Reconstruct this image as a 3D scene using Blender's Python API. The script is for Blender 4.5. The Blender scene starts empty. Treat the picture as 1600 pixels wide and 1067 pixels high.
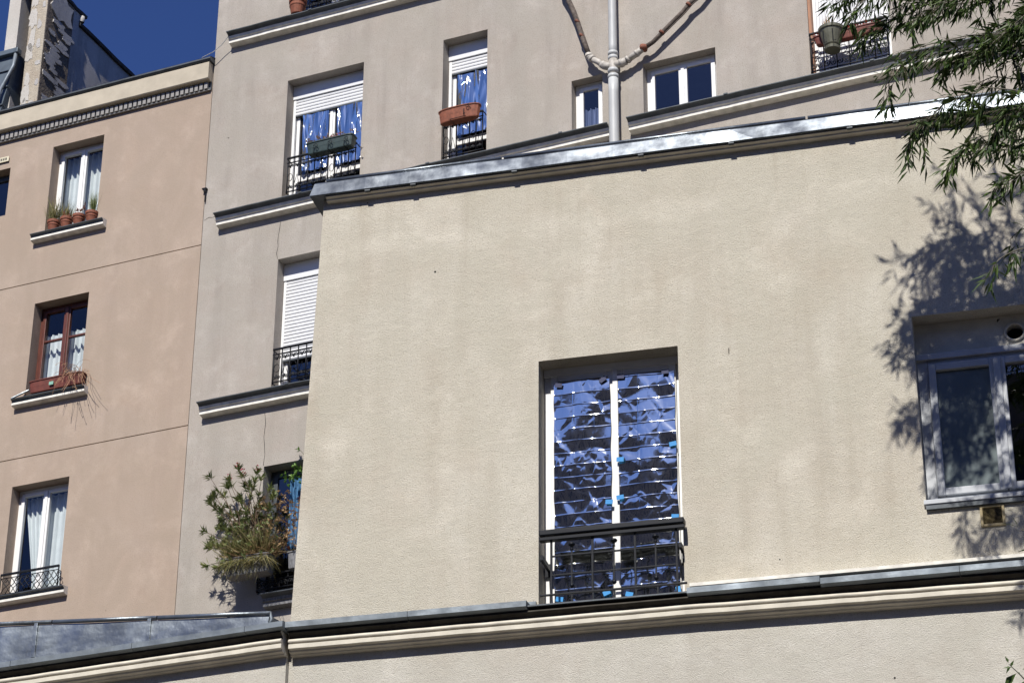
import bpy, bmesh, math, random
from mathutils import Vector, Matrix, noise
random.seed(7)
S = bpy.context.scene
COL = S.collection
rad = math.radians

# ------------------------------------------------------------------ camera, sky, sun, exposure
cd = bpy.data.cameras.new('camera'); cam = bpy.data.objects.new('camera', cd); COL.objects.link(cam)
cd.sensor_width = 36.0; cd.lens = 3826.0 / 1600 * 36; cd.clip_start = 0.1; cd.clip_end = 3000
RX = Vector((0.9999855088, -0.0053835021, 0)); RY = Vector((-0.0024645798, -0.4577956986, -0.8890540052)); RZ = Vector((0.0047862241, 0.8890411218, -0.4578023327))
cam.matrix_world = Matrix((RX.to_tuple() + (0,), RY.to_tuple() + (0,), RZ.to_tuple() + (1.6,), (0, 0, 0, 1)))
S.camera = cam

SUN_EL, SUN_AZ = 46.0, 18.0           # sun behind the viewer, 18 degrees to the left of the line of sight
sdir = Vector((-math.sin(rad(SUN_AZ)) * math.cos(rad(SUN_EL)), -math.cos(rad(SUN_AZ)) * math.cos(rad(SUN_EL)), math.sin(rad(SUN_EL))))
W = bpy.data.worlds.new('World'); S.world = W; W.use_nodes = True
wn = W.node_tree.nodes; wl = W.node_tree.links
bg = wn['Background']; sky = wn.new('ShaderNodeTexSky'); sky.sky_type = 'NISHITA'; sky.sun_disc = False
sky.sun_elevation = rad(SUN_EL); sky.sun_rotation = rad(180 + SUN_AZ)
sky.altitude = 2500; sky.air_density = 1.0; sky.dust_density = 3.0; sky.ozone_density = 8.0
tint = wn.new('ShaderNodeVectorMath'); tint.operation = 'MULTIPLY'; tint.inputs[1].default_value = (.97, 1.04, 1.46)      # the camera's deep blue rendering of the sky
wl.new(sky.outputs[0], tint.inputs[0]); wl.new(tint.outputs[0], bg.inputs[0]); bg.inputs[1].default_value = 0.05
sl = bpy.data.lights.new('sun', 'SUN'); so = bpy.data.objects.new('sun', sl); COL.objects.link(so)
sl.energy = 4.35; sl.angle = rad(0.53); sl.color = (1.0, 0.955, 0.88)
so.rotation_euler = sdir.to_track_quat('Z', 'Y').to_euler(); so.location = (-5, -10, 40)
S.view_settings.view_transform = 'Standard'; S.view_settings.look = 'None'; S.view_settings.gamma = 1
S.view_settings.use_curve_mapping = False; S.view_settings.exposure = 0.5
S.render.engine = 'CYCLES'
S.cycles.max_bounces = 8; S.cycles.transparent_max_bounces = 12; S.cycles.caustics_reflective = False; S.cycles.caustics_refractive = False
S.cycles.sample_clamp_indirect = 4.0

# ------------------------------------------------------------------ materials
def mat(name):
    m = bpy.data.materials.new(name); m.use_nodes = True
    nt = m.node_tree; p = nt.nodes['Principled BSDF']
    return m, nt, p, nt.nodes.new, nt.links.new
def ramp(nt, a, ca, b, cb, fac):
    r = nt.nodes.new('ShaderNodeValToRGB'); e = r.color_ramp.elements
    e[0].position = a; e[0].color = (*ca, 1); e[1].position = b; e[1].color = (*cb, 1)
    nt.links.new(fac, r.inputs[0]); return r.outputs[0]
def mixc(nt, fac, a, b, mode='MIX'):
    x = nt.nodes.new('ShaderNodeMix'); x.data_type = 'RGBA'; x.blend_type = mode
    for i, v in ((0, fac), (6, a), (7, b)):
        if isinstance(v, (int, float)): x.inputs[i].default_value = v
        elif isinstance(v, tuple): x.inputs[i].default_value = (*v, 1)
        else: nt.links.new(v, x.inputs[i])
    return x.outputs[2]
def tex(nt, scale, detail=4, rough=.55, sc=(1, 1, 1), dist=0):
    tc = nt.nodes.new('ShaderNodeTexCoord'); mp = nt.nodes.new('ShaderNodeMapping'); mp.inputs['Scale'].default_value = sc
    nz = nt.nodes.new('ShaderNodeTexNoise'); nz.inputs['Scale'].default_value = scale; nz.inputs['Detail'].default_value = detail
    nz.inputs['Roughness'].default_value = rough; nz.inputs['Distortion'].default_value = dist
    nt.links.new(tc.outputs['Object'], mp.inputs[0]); nt.links.new(mp.outputs[0], nz.inputs['Vector']); return nz.outputs[0]
def bump(nt, p, h, strength, dist=.01):
    b = nt.nodes.new('ShaderNodeBump'); b.inputs['Strength'].default_value = strength; b.inputs['Distance'].default_value = dist
    nt.links.new(h, b.inputs['Height'])
    nt.links.new(b.outputs[0], p.inputs['Normal']); return b
def stucco(name, base, dirt, warm, grain=150, bs=.5, streak=.35, patch=.45, bd=.006, band=None):
    m, nt, p, N, L = mat(name)
    c = mixc(nt, ramp(nt, .35, (0, 0, 0), .7, (patch,) * 3, tex(nt, .9, 6, .6, dist=.6)), base, warm)
    c = mixc(nt, ramp(nt, .45, (0, 0, 0), .75, (streak,) * 3, tex(nt, 1.0, 5, .6, (3.5, 3.5, .35))), c, dirt)
    c = mixc(nt, ramp(nt, .5, (0, 0, 0), .70, (.6,) * 3, tex(nt, 1.9, 5, .65)), c, tuple(min(1, v * 1.24) for v in base))
    if band:                                   # pale repaired strip running along the wall
        tc = N('ShaderNodeTexCoord'); sp_ = N('ShaderNodeSeparateXYZ'); L(tc.outputs['Object'], sp_.inputs[0])
        a1 = N('ShaderNodeMath'); a1.operation = 'MULTIPLY_ADD'; a1.inputs[1].default_value = .35; L(tex(nt, 2.2, 4, .6), a1.inputs[0]); L(sp_.outputs['Z'], a1.inputs[2])
        a2 = N('ShaderNodeMath'); a2.operation = 'SUBTRACT'; L(a1.outputs[0], a2.inputs[0]); a2.inputs[1].default_value = band + .175
        a3 = N('ShaderNodeMath'); a3.operation = 'ABSOLUTE'; L(a2.outputs[0], a3.inputs[0])
        c = mixc(nt, ramp(nt, .02, (.38,) * 3, .15, (0,) * 3, a3.outputs[0]), c, tuple(min(1, v * 1.22) for v in base))
    c = mixc(nt, ramp(nt, .40, (0, 0, 0), .60, (.75,) * 3, tex(nt, 1.3, 8, .68, (1, 1, .8), .9)), c, tuple(v * k for v, k in zip(base, (.87, .87, .84))))
    if band:                                   # rain streaks running down from the coping
        c = mixc(nt, ramp(nt, .50, (0, 0, 0), .70, (.4,) * 3, tex(nt, 1.0, 6, .7, (6, 6, .35), .5)), c, mixc(nt, ramp(nt, 11.1 / 20, (0, 0, 0), 12.5 / 20, (1, 1, 1), (lambda q: (setattr(q, 'operation', 'DIVIDE'), L(sp_.outputs['Z'], q.inputs[0]), setattr(q.inputs[1], 'default_value', 20.0), q.outputs[0])[-1])(N('ShaderNodeMath'))), c, dirt))
    c = mixc(nt, ramp(nt, .30, (.85,) * 3, .47, (0,) * 3, tex(nt, 80, 2, .6)), c, dirt)          # small pits and specks
    c = mixc(nt, ramp(nt, .19, (.9,) * 3, .25, (0,) * 3, tex(nt, 11, 3, .5)), c, tuple(v * .4 for v in dirt))
    L(c, p.inputs['Base Color']); p.inputs['Roughness'].default_value = .92; p.inputs['Specular IOR Level'].default_value = .2
    a = N('ShaderNodeMath'); a.operation = 'ADD'; L(tex(nt, grain, 3, .7), a.inputs[0])
    k = N('ShaderNodeMath'); k.operation = 'MULTIPLY'; k.inputs[1].default_value = .7; L(tex(nt, 12, 4, .6), k.inputs[0]); L(k.outputs[0], a.inputs[1])
    bump(nt, p, a.outputs[0], bs, bd); return m
def plain(name, col, rough=.5, metal=0, var=.15, scale=8, bs=0, spec=.5, vs=(1, 1, 1)):
    m, nt, p, N, L = mat(name)
    t = tex(nt, scale, 5, .6, vs)
    c = ramp(nt, .3, tuple(v * (1 - var) for v in col), .7, tuple(min(1, v * (1 + var)) for v in col), t)
    L(c, p.inputs['Base Color']); p.inputs['Roughness'].default_value = rough; p.inputs['Metallic'].default_value = metal
    p.inputs['Specular IOR Level'].default_value = spec
    if bs: bump(nt, p, tex(nt, scale * 3, 4, .6, vs), bs)
    return m
def zinc(name, col=(.16, .19, .22), rough=.42, metal=.75, bs=.55):
    m, nt, p, N, L = mat(name)
    c = ramp(nt, .3, tuple(v * .62 for v in col), .72, tuple(v * 1.5 for v in col), tex(nt, 2.2, 6, .62, (1, 1, 1), .4))
    c = mixc(nt, ramp(nt, .55, (0, 0, 0), .75, (.35,) * 3, tex(nt, 9, 6, .7, (2.5, 2.5, .6))), c, (.26, .28, .30))
    L(c, p.inputs['Base Color']); p.inputs['Metallic'].default_value = metal
    r = ramp(nt, .3, (rough * .75,) * 3, .7, (min(1, rough * 1.4),) * 3, tex(nt, 5, 4)); L(r, p.inputs['Roughness'])
    a = N('ShaderNodeMath'); a.operation = 'ADD'; L(tex(nt, 3.0, 2, .5, (1, 1, 2)), a.inputs[0])
    k = N('ShaderNodeMath'); k.operation = 'MULTIPLY'; k.inputs[1].default_value = .08; L(tex(nt, 45, 3, .5), k.inputs[0]); L(k.outputs[0], a.inputs[1])
    bump(nt, p, a.outputs[0], bs, .035); return m
M = {}
M['cream'] = stucco('cream_stucco', (.60, .568, .492), (.38, .335, .265), (.51, .455, .37), 115, 1.0, .6, .9, .011, 11.93)
M['cream_low'] = stucco('cream_stucco_lower', (.59, .572, .522), (.41, .38, .33), (.46, .42, .36), 115, 1.0, .5, .8, .011)
M['grey'] = stucco('grey_render', (.40, .368, .33), (.21, .188, .165), (.355, .305, .26), 95, .6, .6, .9, .008)
M['peach'] = stucco('peach_render', (.39, .314, .255), (.27, .212, .17), (.365, .28, .215), 110, .5, .45, .75, .006)
M['white_mould'] = plain('painted_moulding', (.70, .68, .62), .8, 0, .2, 9, .25, .3)
M['cavetto'] = plain('dark_brown_cavetto', (.055, .05, .042), .9, 0, .35, 7, .2, .2)  # near-black brown tone of the upper cornice faces
M['dentil'] = plain('grey_dentil', (.27, .26, .25), .9, 0, .25, 20)
M['cream_mould'] = plain('cream_moulding', (.57, .535, .455), .8, 0, .14, 6, .2, .3)
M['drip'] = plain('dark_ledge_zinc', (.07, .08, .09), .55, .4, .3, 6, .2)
M['zinc'] = zinc('zinc_sheet', (.16, .185, .21), .58, .5, .3); M['zinc_b'] = zinc('bright_zinc_sheet', (.20, .225, .25), .40, .8); M['zinc_c'] = zinc('zinc_coping_sheet', (.16, .178, .20), .225, .85, .06)
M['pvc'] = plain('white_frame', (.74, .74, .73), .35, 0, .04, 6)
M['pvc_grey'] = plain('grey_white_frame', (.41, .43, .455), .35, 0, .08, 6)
M['slat'] = plain('white_slat', (.68, .69, .70), .4, 0, .05, 6)
M['iron'] = plain('black_iron', (.006, .007, .010), .5, 0, .3, 20, 0, .25)
M['iron_g'] = plain('dark_blue_iron', (.007, .009, .014), .42, 0, .2, 15, 0, .22)
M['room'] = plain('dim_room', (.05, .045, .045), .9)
M['curtain'] = plain('sheer_curtain', (.66, .69, .68), .9, 0, .07, 5)
M['blue_cloth'] = plain('blue_cloth', (.06, .17, .32), .9, 0, .3, 7)
M['terra'] = plain('terracotta', (.21, .066, .034), .75, 0, .3, 25, .15)
M['brick'] = plain('red_plastic', (.14, .035, .022), .6, 0, .25, 20)
M['green_pl'] = plain('green_plastic', (.026, .046, .044), .5, 0, .25, 14)
M['wood'] = plain('red_brown_wood', (.10, .026, .016), .45, 0, .35, 16, .1, .5, (3, 3, .5))
M['brown_wood'] = plain('orange_brown_wood', (.30, .13, .06), .6, 0, .3, 12, .1, .5, (3, 3, .5))
M['grey_pl'] = plain('weathered_grey_planter', (.17, .17, .175), .7, 0, .45, 18, .3, .3, (3, 3, .7))
M['tape'] = plain('blue_tape', (.03, .26, .62), .6, 0, .08)
M['tape_d'] = plain('dark_blue_tape', (.012, .02, .08), .6)
M['pipe'] = plain('grey_painted_pipe', (.42, .43, .43), .5, 0, .14, 6, .1, .5, (2, 2, .4))
M['pipe_w'] = plain('stained_white_pipe', (.40, .375, .335), .6, 0, .3, 14, .2)
M['old_pipe'] = plain('weathered_brown_pipe', (.105, .085, .072), .8, 0, .6, 22, .4, .3)
M['rust'] = plain('rusty_clamp', (.17, .06, .035), .8, 0, .4, 30, .3)
M['vent'] = plain('ochre_vent', (.34, .27, .14), .6, 0, .15, 20)
M['dark'] = plain('black_gap', (.008, .008, .008), .9)
M['soil'] = plain('soil', (.03, .02, .014), .95)
M['stem'] = plain('green_stem', (.07, .085, .03), .6); M['bark'] = plain('brown_stem', (.10, .065, .04), .8, 0, .3)
M['culm'] = plain('bamboo_culm', (.035, .035, .02), .5, 0, .3, 20)
M['twig'] = plain('bamboo_twig', (.05, .042, .018), .6)
M['party'] = stucco('weathered_party_wall', (.52, .50, .48), (.17, .16, .16), (.33, .32, .32), 60, .5, .9, .8, .01)
M['rubble'] = stucco('rubble_stone', (.20, .165, .13), (.07, .055, .045), (.27, .225, .18), 25, 1.0, .6, .9, .03)
M['plaster'] = stucco('lime_plaster', (.52, .50, .47), (.33, .29, .25), (.46, .42, .37), 50, .6, .3, .6, .01)
M['plaster_w'] = stucco('warm_plaster', (.50, .45, .37), (.24, .19, .14), (.36, .29, .22), 40, .9, .8, 1.0, .02)
M['slate'] = plain('blue_grey_mansard_zinc', (.085, .11, .135), .5, .3, .25, 5, .1)
M['asphalt'] = plain('asphalt', (.05, .05, .052), .9, 0, .2, 3, .2); M['pave'] = plain('pavement', (.19, .18, .17), .9, 0, .2, 3, .2)
M['gravel'] = plain('pale_gravel', (.105, .09, .07), .95, 0, .2, 3, .2); M['opp'] = plain('opposite_render', (.20, .17, .16), .9, 0, .15, .6); M['opp_w'] = plain('opposite_glass', (.03, .035, .05), .2)
def leafmat(name, c, c2, rough=.42, tr=.25, spec=.5):
    m, nt, p, N, L = mat(name)
    oi = N('ShaderNodeObjectInfo'); g = N('ShaderNodeNewGeometry')
    a = N('ShaderNodeMath'); a.operation = 'ADD'; L(oi.outputs['Random'], a.inputs[0]); L(g.outputs['Random Per Island'], a.inputs[1])
    f = N('ShaderNodeMath'); f.operation = 'FRACT'; L(a.outputs[0], f.inputs[0])
    col = ramp(nt, .0, c, 1., c2, f.outputs[0]); L(col, p.inputs['Base Color']); p.inputs['Roughness'].default_value = rough
    p.inputs['Specular IOR Level'].default_value = spec
    t = N('ShaderNodeBsdfTranslucent'); L(col, t.inputs[0]); mx = N('ShaderNodeMixShader'); mx.inputs[0].default_value = tr
    L(p.outputs[0], mx.inputs[1]); L(t.outputs[0], mx.inputs[2]); L(mx.outputs[0], nt.nodes['Material Output'].inputs[0]); return m
M['bleaf'] = leafmat('bamboo_leaf', (.019, .042, .010), (.072, .115, .022), .5, .15, .3)
M['oleaf'] = leafmat('oleander_leaf', (.08, .125, .035), (.24, .26, .09))
M['gleaf'] = leafmat('bright_leaf', (.10, .21, .03), (.17, .30, .05))
M['grass'] = leafmat('olive_grass_blade', (.11, .12, .035), (.30, .25, .10), .6)
M['dry'] = leafmat('dry_leaf', (.26, .15, .07), (.45, .32, .17), .8)
M['rleaf'] = leafmat('red_leaf', (.22, .05, .03), (.30, .12, .05), .7)
M['pink'] = leafmat('pink_flower', (.5, .06, .12), (.65, .18, .22), .7)
M['redfl'] = leafmat('red_flower', (.28, .02, .015), (.4, .06, .03), .7)
def glassmat(name, tint=(.9, .93, .95), base_r=.10, rough=0.0):
    m, nt, p, N, L = mat(name)
    tr = N('ShaderNodeBsdfTransparent'); tr.inputs[0].default_value = (*tint, 1)
    gl = N('ShaderNodeBsdfGlossy'); gl.inputs['Roughness'].default_value = rough
    ge = N('ShaderNodeNewGeometry'); dt = N('ShaderNodeVectorMath'); dt.operation = 'DOT_PRODUCT'; L(ge.outputs['Incoming'], dt.inputs[0]); L(ge.outputs['Normal'], dt.inputs[1])
    def mth(op, a, b=None, c=None):
        q = N('ShaderNodeMath'); q.operation = op
        for i, v in enumerate((a, b, c)):
            if v is None: continue
            if isinstance(v, (int, float)): q.inputs[i].default_value = v
            else: L(v, q.inputs[i])
        return q.outputs[0]
    k_ = mth('MULTIPLY_ADD', mth('POWER', mth('SUBTRACT', 1.0, mth('ABSOLUTE', dt.outputs['Value'])), 5.0), .9, base_r)      # Schlick reflectance of a double pane
    class k: outputs = [k_]
    b = N('ShaderNodeBump'); b.inputs['Strength'].default_value = .06; b.inputs['Distance'].default_value = .02; L(tex(nt, 1.5, 1), b.inputs['Height']); L(b.outputs[0], gl.inputs['Normal'])
    mx = N('ShaderNodeMixShader'); L(k.outputs[0], mx.inputs[0]); L(tr.outputs[0], mx.inputs[1]); L(gl.outputs[0], mx.inputs[2])
    L(mx.outputs[0], nt.nodes['Material Output'].inputs[0]); return m
M['glass'] = glassmat('window_glass'); M['glass_d'] = glassmat('blue_dark_glass', (.5, .55, .7), .16)
m, nt, p, N, L = mat('frosted_glass')
L(ramp(nt, .3, (.06, .085, .09), .7, (.13, .165, .17), tex(nt, 2, 4)), p.inputs['Base Color']); p.inputs['Roughness'].default_value = .25; p.inputs['Specular IOR Level'].default_value = .8; M['frost'] = m
m, nt, p, N, L = mat('metal_foil')
p.inputs['Base Color'].default_value = (.90, .92, .86, 1); p.inputs['Metallic'].default_value = 1; p.inputs['Roughness'].default_value = .08
bump(nt, p, tex(nt, 14, 3, .5, (1.6, 1.6, .6)), .05, .012); M['foil'] = m

# ------------------------------------------------------------------ mesh helpers
class MB:
    def __init__(s): s.v = []; s.f = []; s.m = []; s.mats = []
    def mi(s, mt):
        if mt is None: return 0
        if mt not in s.mats: s.mats.append(mt)
        return s.mats.index(mt)
    def quad(s, pts, mt=None):
        n = len(s.v); s.v += [tuple(q) for q in pts]; s.f.append(tuple(range(n, n + len(pts)))); s.m.append(s.mi(mt)); return s
    def box(s, x0, x1, y0, y1, z0, z1, mt=None):
        n = len(s.v); s.v += [(x, y, z) for x in (x0, x1) for y in (y0, y1) for z in (z0, z1)]
        for f in ((0, 1, 3, 2), (4, 6, 7, 5), (0, 4, 5, 1), (2, 3, 7, 6), (0, 2, 6, 4), (1, 5, 7, 3)): s.f.append(tuple(n + i for i in f)); s.m.append(s.mi(mt))
        return s
    def sweep(s, prof, us, mt=None, cap=True):
        """profile of (y,z) points, closed, extruded along x through stations us = [(x, dy, dz)]"""
        n = len(s.v); k = len(prof)
        for (x, dy, dz) in us: s.v += [(x, y + dy, z + dz) for y, z in prof]
        for i in range(len(us) - 1):
            for j in range(k):
                a = n + i * k + j; b = n + i * k + (j + 1) % k; s.f.append((a, b, b + k, a + k)); s.m.append(s.mi(mt))
        if cap:
            s.f.append(tuple(n + j for j in range(k))[::-1]); s.m.append(s.mi(mt)); e = n + (len(us) - 1) * k
            s.f.append(tuple(e + j for j in range(k))); s.m.append(s.mi(mt))
        return s
    def tube(s, path, r, n=6, mt=None, cap=True):
        P = [Vector(q) for q in path]; rr = r if isinstance(r, (list, tuple)) else [r] * len(P)
        b0 = len(s.v); up = None
        for i, q in enumerate(P):
            t = (P[min(i + 1, len(P) - 1)] - P[max(i - 1, 0)])
            if t.length < 1e-9: t = Vector((0, 0, 1))
            t.normalize()
            if up is None: up = Vector((0, 0, 1)) if abs(t.z) < .9 else Vector((1, 0, 0))
            a = t.cross(up)
            if a.length < 1e-4: a = t.orthogonal()
            a.normalize(); b = t.cross(a); up = -b if False else up
            for j in range(n):
                an = 2 * math.pi * j / n; w = q + (a * math.cos(an) + b * math.sin(an)) * rr[i]; s.v.append(tuple(w))
        for i in range(len(P) - 1):
            for j in range(n):
                a = b0 + i * n + j; c = b0 + i * n + (j + 1) % n; s.f.append((a, c, c + n, a + n)); s.m.append(s.mi(mt))
        if cap:
            s.f.append(tuple(b0 + j for j in range(n))[::-1]); s.m.append(s.mi(mt)); e = b0 + (len(P) - 1) * n; s.f.append(tuple(e + j for j in range(n))); s.m.append(s.mi(mt))
        return s
    def lathe(s, prof, c=(0, 0, 0), n=20, mt=None):
        b0 = len(s.v)
        for r, z in prof:
            for j in range(n):
                a = 2 * math.pi * j / n; s.v.append((c[0] + r * math.cos(a), c[1] + r * math.sin(a), c[2] + z))
        for i in range(len(prof) - 1):
            for j in range(n):
                a = b0 + i * n + j; c2 = b0 + i * n + (j + 1) % n; s.f.append((a, c2, c2 + n, a + n)); s.m.append(s.mi(mt))
        return s
    def leaf(s, base, d, nrm, L, w, mt=None, droop=.12):
        d = d.normalized(); sd = d.cross(nrm)
        if sd.length < 1e-4: sd = d.orthogonal()
        sd.normalize(); nn = sd.cross(d)
        p1 = base + d * L * .4 - nn * L * droop * .25; tip = base + d * L - nn * L * droop
        n = len(s.v); s.v += [tuple(base), tuple(p1 + sd * w / 2 + nn * w * .2), tuple(p1), tuple(p1 - sd * w / 2 + nn * w * .2), tuple(tip)]
        k = s.mi(mt)
        for f in ((0, 1, 2), (0, 2, 3), (1, 4, 2), (2, 4, 3)): s.f.append(tuple(n + i for i in f)); s.m.append(k)
        return s
    def build(s, name, material=None, parent=None, smooth=False, recalc=False):
        me = bpy.data.meshes.new(name); me.from_pydata(s.v, [], s.f)
        ms = s.mats if s.mats else [material]
        if material is not None and s.mats and material not in s.mats: ms = s.mats
        for mm in ms: me.materials.append(mm)
        me.polygons.foreach_set('material_index', s.m)
        if smooth: me.polygons.foreach_set('use_smooth', [len(q) == 4 for q in s.f])
        if recalc:
            bm = bmesh.new(); bm.from_mesh(me); bmesh.ops.recalc_face_normals(bm, faces=bm.faces); bm.to_mesh(me); bm.free()
        me.update()
        o = bpy.data.objects.new(name, me); COL.objects.link(o)
        if parent: o.parent = parent
        return o
def bevel(o, w=.004, seg=2):
    b = o.modifiers.new('bevel', 'BEVEL'); b.width = w; b.segments = seg; b.limit_method = 'ANGLE'; b.angle_limit = rad(40); return o
def tag(o, label=None, cat=None, group=None, kind=None):
    if label: o['label'] = label
    if cat: o['category'] = cat
    if group: o['group'] = group
    if kind: o['kind'] = kind
    return o
def empty(name, loc=(0, 0, 0), rz=0):
    o = bpy.data.objects.new(name, None); COL.objects.link(o); o.location = loc; o.rotation_euler = (0, 0, rz); o.empty_display_size = .2; return o
class Facade:
    """a street front: local x runs along the wall, local y into the wall, z is height"""
    def __init__(s, deg, x, y):
        s.a = -rad(deg); s.P = Vector((x, y, 0)); s.e = Vector((math.cos(s.a), math.sin(s.a), 0)); s.i = Vector((-math.sin(s.a), math.cos(s.a), 0))
    def w(s, u, d, z): return s.P + s.e * u + s.i * d + Vector((0, 0, z))
    def root(s, name): return empty(name, s.P, s.a)
    def put(s, name, u, d, z): return empty(name, s.w(u, d, z), s.a)
CF = Facade(14.6, 0.80399, 17.77559)
GF = Facade(24.0, -3.01058, 28.68194)
WF = Facade(22.6, -1.75243, 18.39498)

def wall(name, u0, u1, z0, z1, ops, mt, parent, d=0.0, left=None, back=None, grooves=()):
    """wall front with real openings: ops = (u0,u1,z0,z1,depth)"""
    mb = MB(); allo = list(ops) + [(u0, u1, g, g + .014, .02, 'g') for g in grooves]
    xs = sorted({u0, u1} | {o[0] for o in ops} | {o[1] for o in ops}); zs = sorted({z0, z1} | {v for o in allo for v in o[2:4]})
    X = lambda x, z: (x + left(z)) if (left and x == u0) else x
    for i in range(len(xs) - 1):
        for j in range(len(zs) - 1):
            cx, cz = (xs[i] + xs[i + 1]) / 2, (zs[j] + zs[j + 1]) / 2
            if any(o[0] < cx < o[1] and o[2] < cz < o[3] for o in ops): continue
            a, b, lo, hi = xs[i], xs[i + 1], zs[j], zs[j + 1]
            gd = .02 if any(g < cz < g + .014 for g in grooves) else 0
            mb.quad([(X(a, lo), d + gd, lo), (X(b, lo), d + gd, lo), (X(b, hi), d + gd, hi), (X(a, hi), d + gd, hi)])
            if gd:
                mb.quad([(a, d, lo), (b, d, lo), (b, d + gd, lo), (a, d + gd, lo)]); mb.quad([(a, d, hi), (a, d + gd, hi), (b, d + gd, hi), (b, d, hi)])
    for o in ops:
        a, b, lo, hi, dp = o[:5]
        mb.quad([(a, d, lo), (a, d, hi), (a, d + dp, hi), (a, d + dp, lo)]); mb.quad([(b, d, lo), (b, d + dp, lo), (b, d + dp, hi), (b, d, hi)])
        mb.quad([(a, d, hi), (b, d, hi), (b, d + dp, hi), (a, d + dp, hi)]); mb.quad([(a, d, lo), (a, d + dp, lo), (b, d + dp, lo), (b, d, lo)])
    if back:                                    # side walls, top and rear
        xl, xt = X(u0, z0), X(u0, z1)
        mb.quad([(xl, d, z0), (xt, d, z1), (xt, back, z1), (xl, back, z0)]); mb.quad([(u1, d, z0), (u1, back, z0), (u1, back, z1), (u1, d, z1)])
        mb.quad([(xl, back, z0), (xt, back, z1), (u1, back, z1), (u1, back, z0)]); mb.quad([(xt, d, z1), (u1, d, z1), (u1, back, z1), (xt, back, z1)])
    return mb.build(name, mt, parent)
def room(win, a, b, lo, hi, d, deep=1.6):
    mb = MB(); e = .06; a -= e; b += e; lo -= e; hi += e
    mb.quad([(a, d, lo), (a, d + deep, lo), (a, d + deep, hi), (a, d, hi)]); mb.quad([(b, d, lo), (b, d, hi), (b, d + deep, hi), (b, d + deep, lo)])
    mb.quad([(a, d, hi), (a, d + deep, hi), (b, d + deep, hi), (b, d, hi)]); mb.quad([(a, d, lo), (b, d, lo), (b, d + deep, lo), (a, d + deep, lo)])
    mb.quad([(a, d + deep, lo), (b, d + deep, lo), (b, d + deep, hi), (a, d + deep, hi)])
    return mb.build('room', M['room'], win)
def ring(mb, a, b, lo, hi, d0, d1, t, tb=None, mt=None):
    tb = t if tb is None else tb
    mb.box(a, a + t, d0, d1, lo, hi, mt); mb.box(b - t, b, d0, d1, lo, hi, mt)
    mb.box(a + t, b - t, d0, d1, hi - t, hi, mt); mb.box(a + t, b - t, d0, d1, lo, lo + tb, mt)
def curtain(win, a, b, lo, hi, d, seed, tie=0, mt=None):
    rnd = random.Random(seed); mb = MB(); nx, nz = 40, 16; ph = rnd.random() * 6
    n0 = len(mb.v)
    for j in range(nz + 1):
        t = j / nz; z = hi + (lo - hi) * t
        for i in range(nx + 1):
            s = i / nx; aa, bb = a, b
            if tie > 0: aa = a + (b - a) * tie * min(1, t * 1.3)
            if tie < 0: bb = b + (b - a) * tie * min(1, t * 1.3)
            x = aa + (bb - aa) * s; y = d + .022 * math.sin(s * 26 + ph + .5 * math.sin(t * 3)) + .012 * math.sin(s * 57 + ph * 2)
            mb.v.append((x, y, z))
    for j in range(nz):
        for i in range(nx):
            q = n0 + j * (nx + 1) + i; mb.f.append((q, q + 1, q + nx + 2, q + nx + 1)); mb.m.append(0)
    return mb.build('curtain', mt or M['curtain'], win, smooth=True)
def casement(bld, a, b, lo, hi, d, frame, glass, t=.05, st=.05, leaves=2, mull=None, curt=None, glass_each=None, bottom=None, roomdeep=1.6, transom=None, panel=0, trh=.03):
    """window in an opening: outer frame, sashes, panes, (curtains), dim room behind"""
    mb = MB(); ring(mb, a, b, lo, hi, d, d + .07, t); f = bevel(mb.build('window', frame, bld), .005)
    ia, ib, il, ih = a + t, b - t, lo + t, hi - t
    ms = [ia, ib] if leaves == 1 else [ia, mull if mull else (ia + ib) / 2, ib]
    for k in range(len(ms) - 1):
        s0, s1 = ms[k] + .002, ms[k + 1] - .002
        mb = MB(); ring(mb, s0, s1, il + .002, ih - .002, d - .02, d + .035, st, max(st, panel))
        if transom: mb.box(s0 + st, s1 - st, d - .014, d + .03, transom, transom + trh)
        bevel(mb.build('sash', frame, f), .006)
        g = glass_each[k] if glass_each else glass
        MB().quad([(s0 + st, d + .005, il + max(st, panel)), (s1 - st, d + .005, il + max(st, panel)), (s1 - st, d + .005, ih - st), (s0 + st, d + .005, ih - st)]).build('pane', g, f)
    if leaves == 2: bevel(MB().box(ms[1] - .022, ms[1] + .022, d - .034, d - .021, il + .01, ih - .01).build('mullion', frame, f), .005)
    if curt:
        for c in curt: curtain(f, *c)
    room(f, a, b, lo, hi, d + .07, roomdeep); return f

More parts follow.
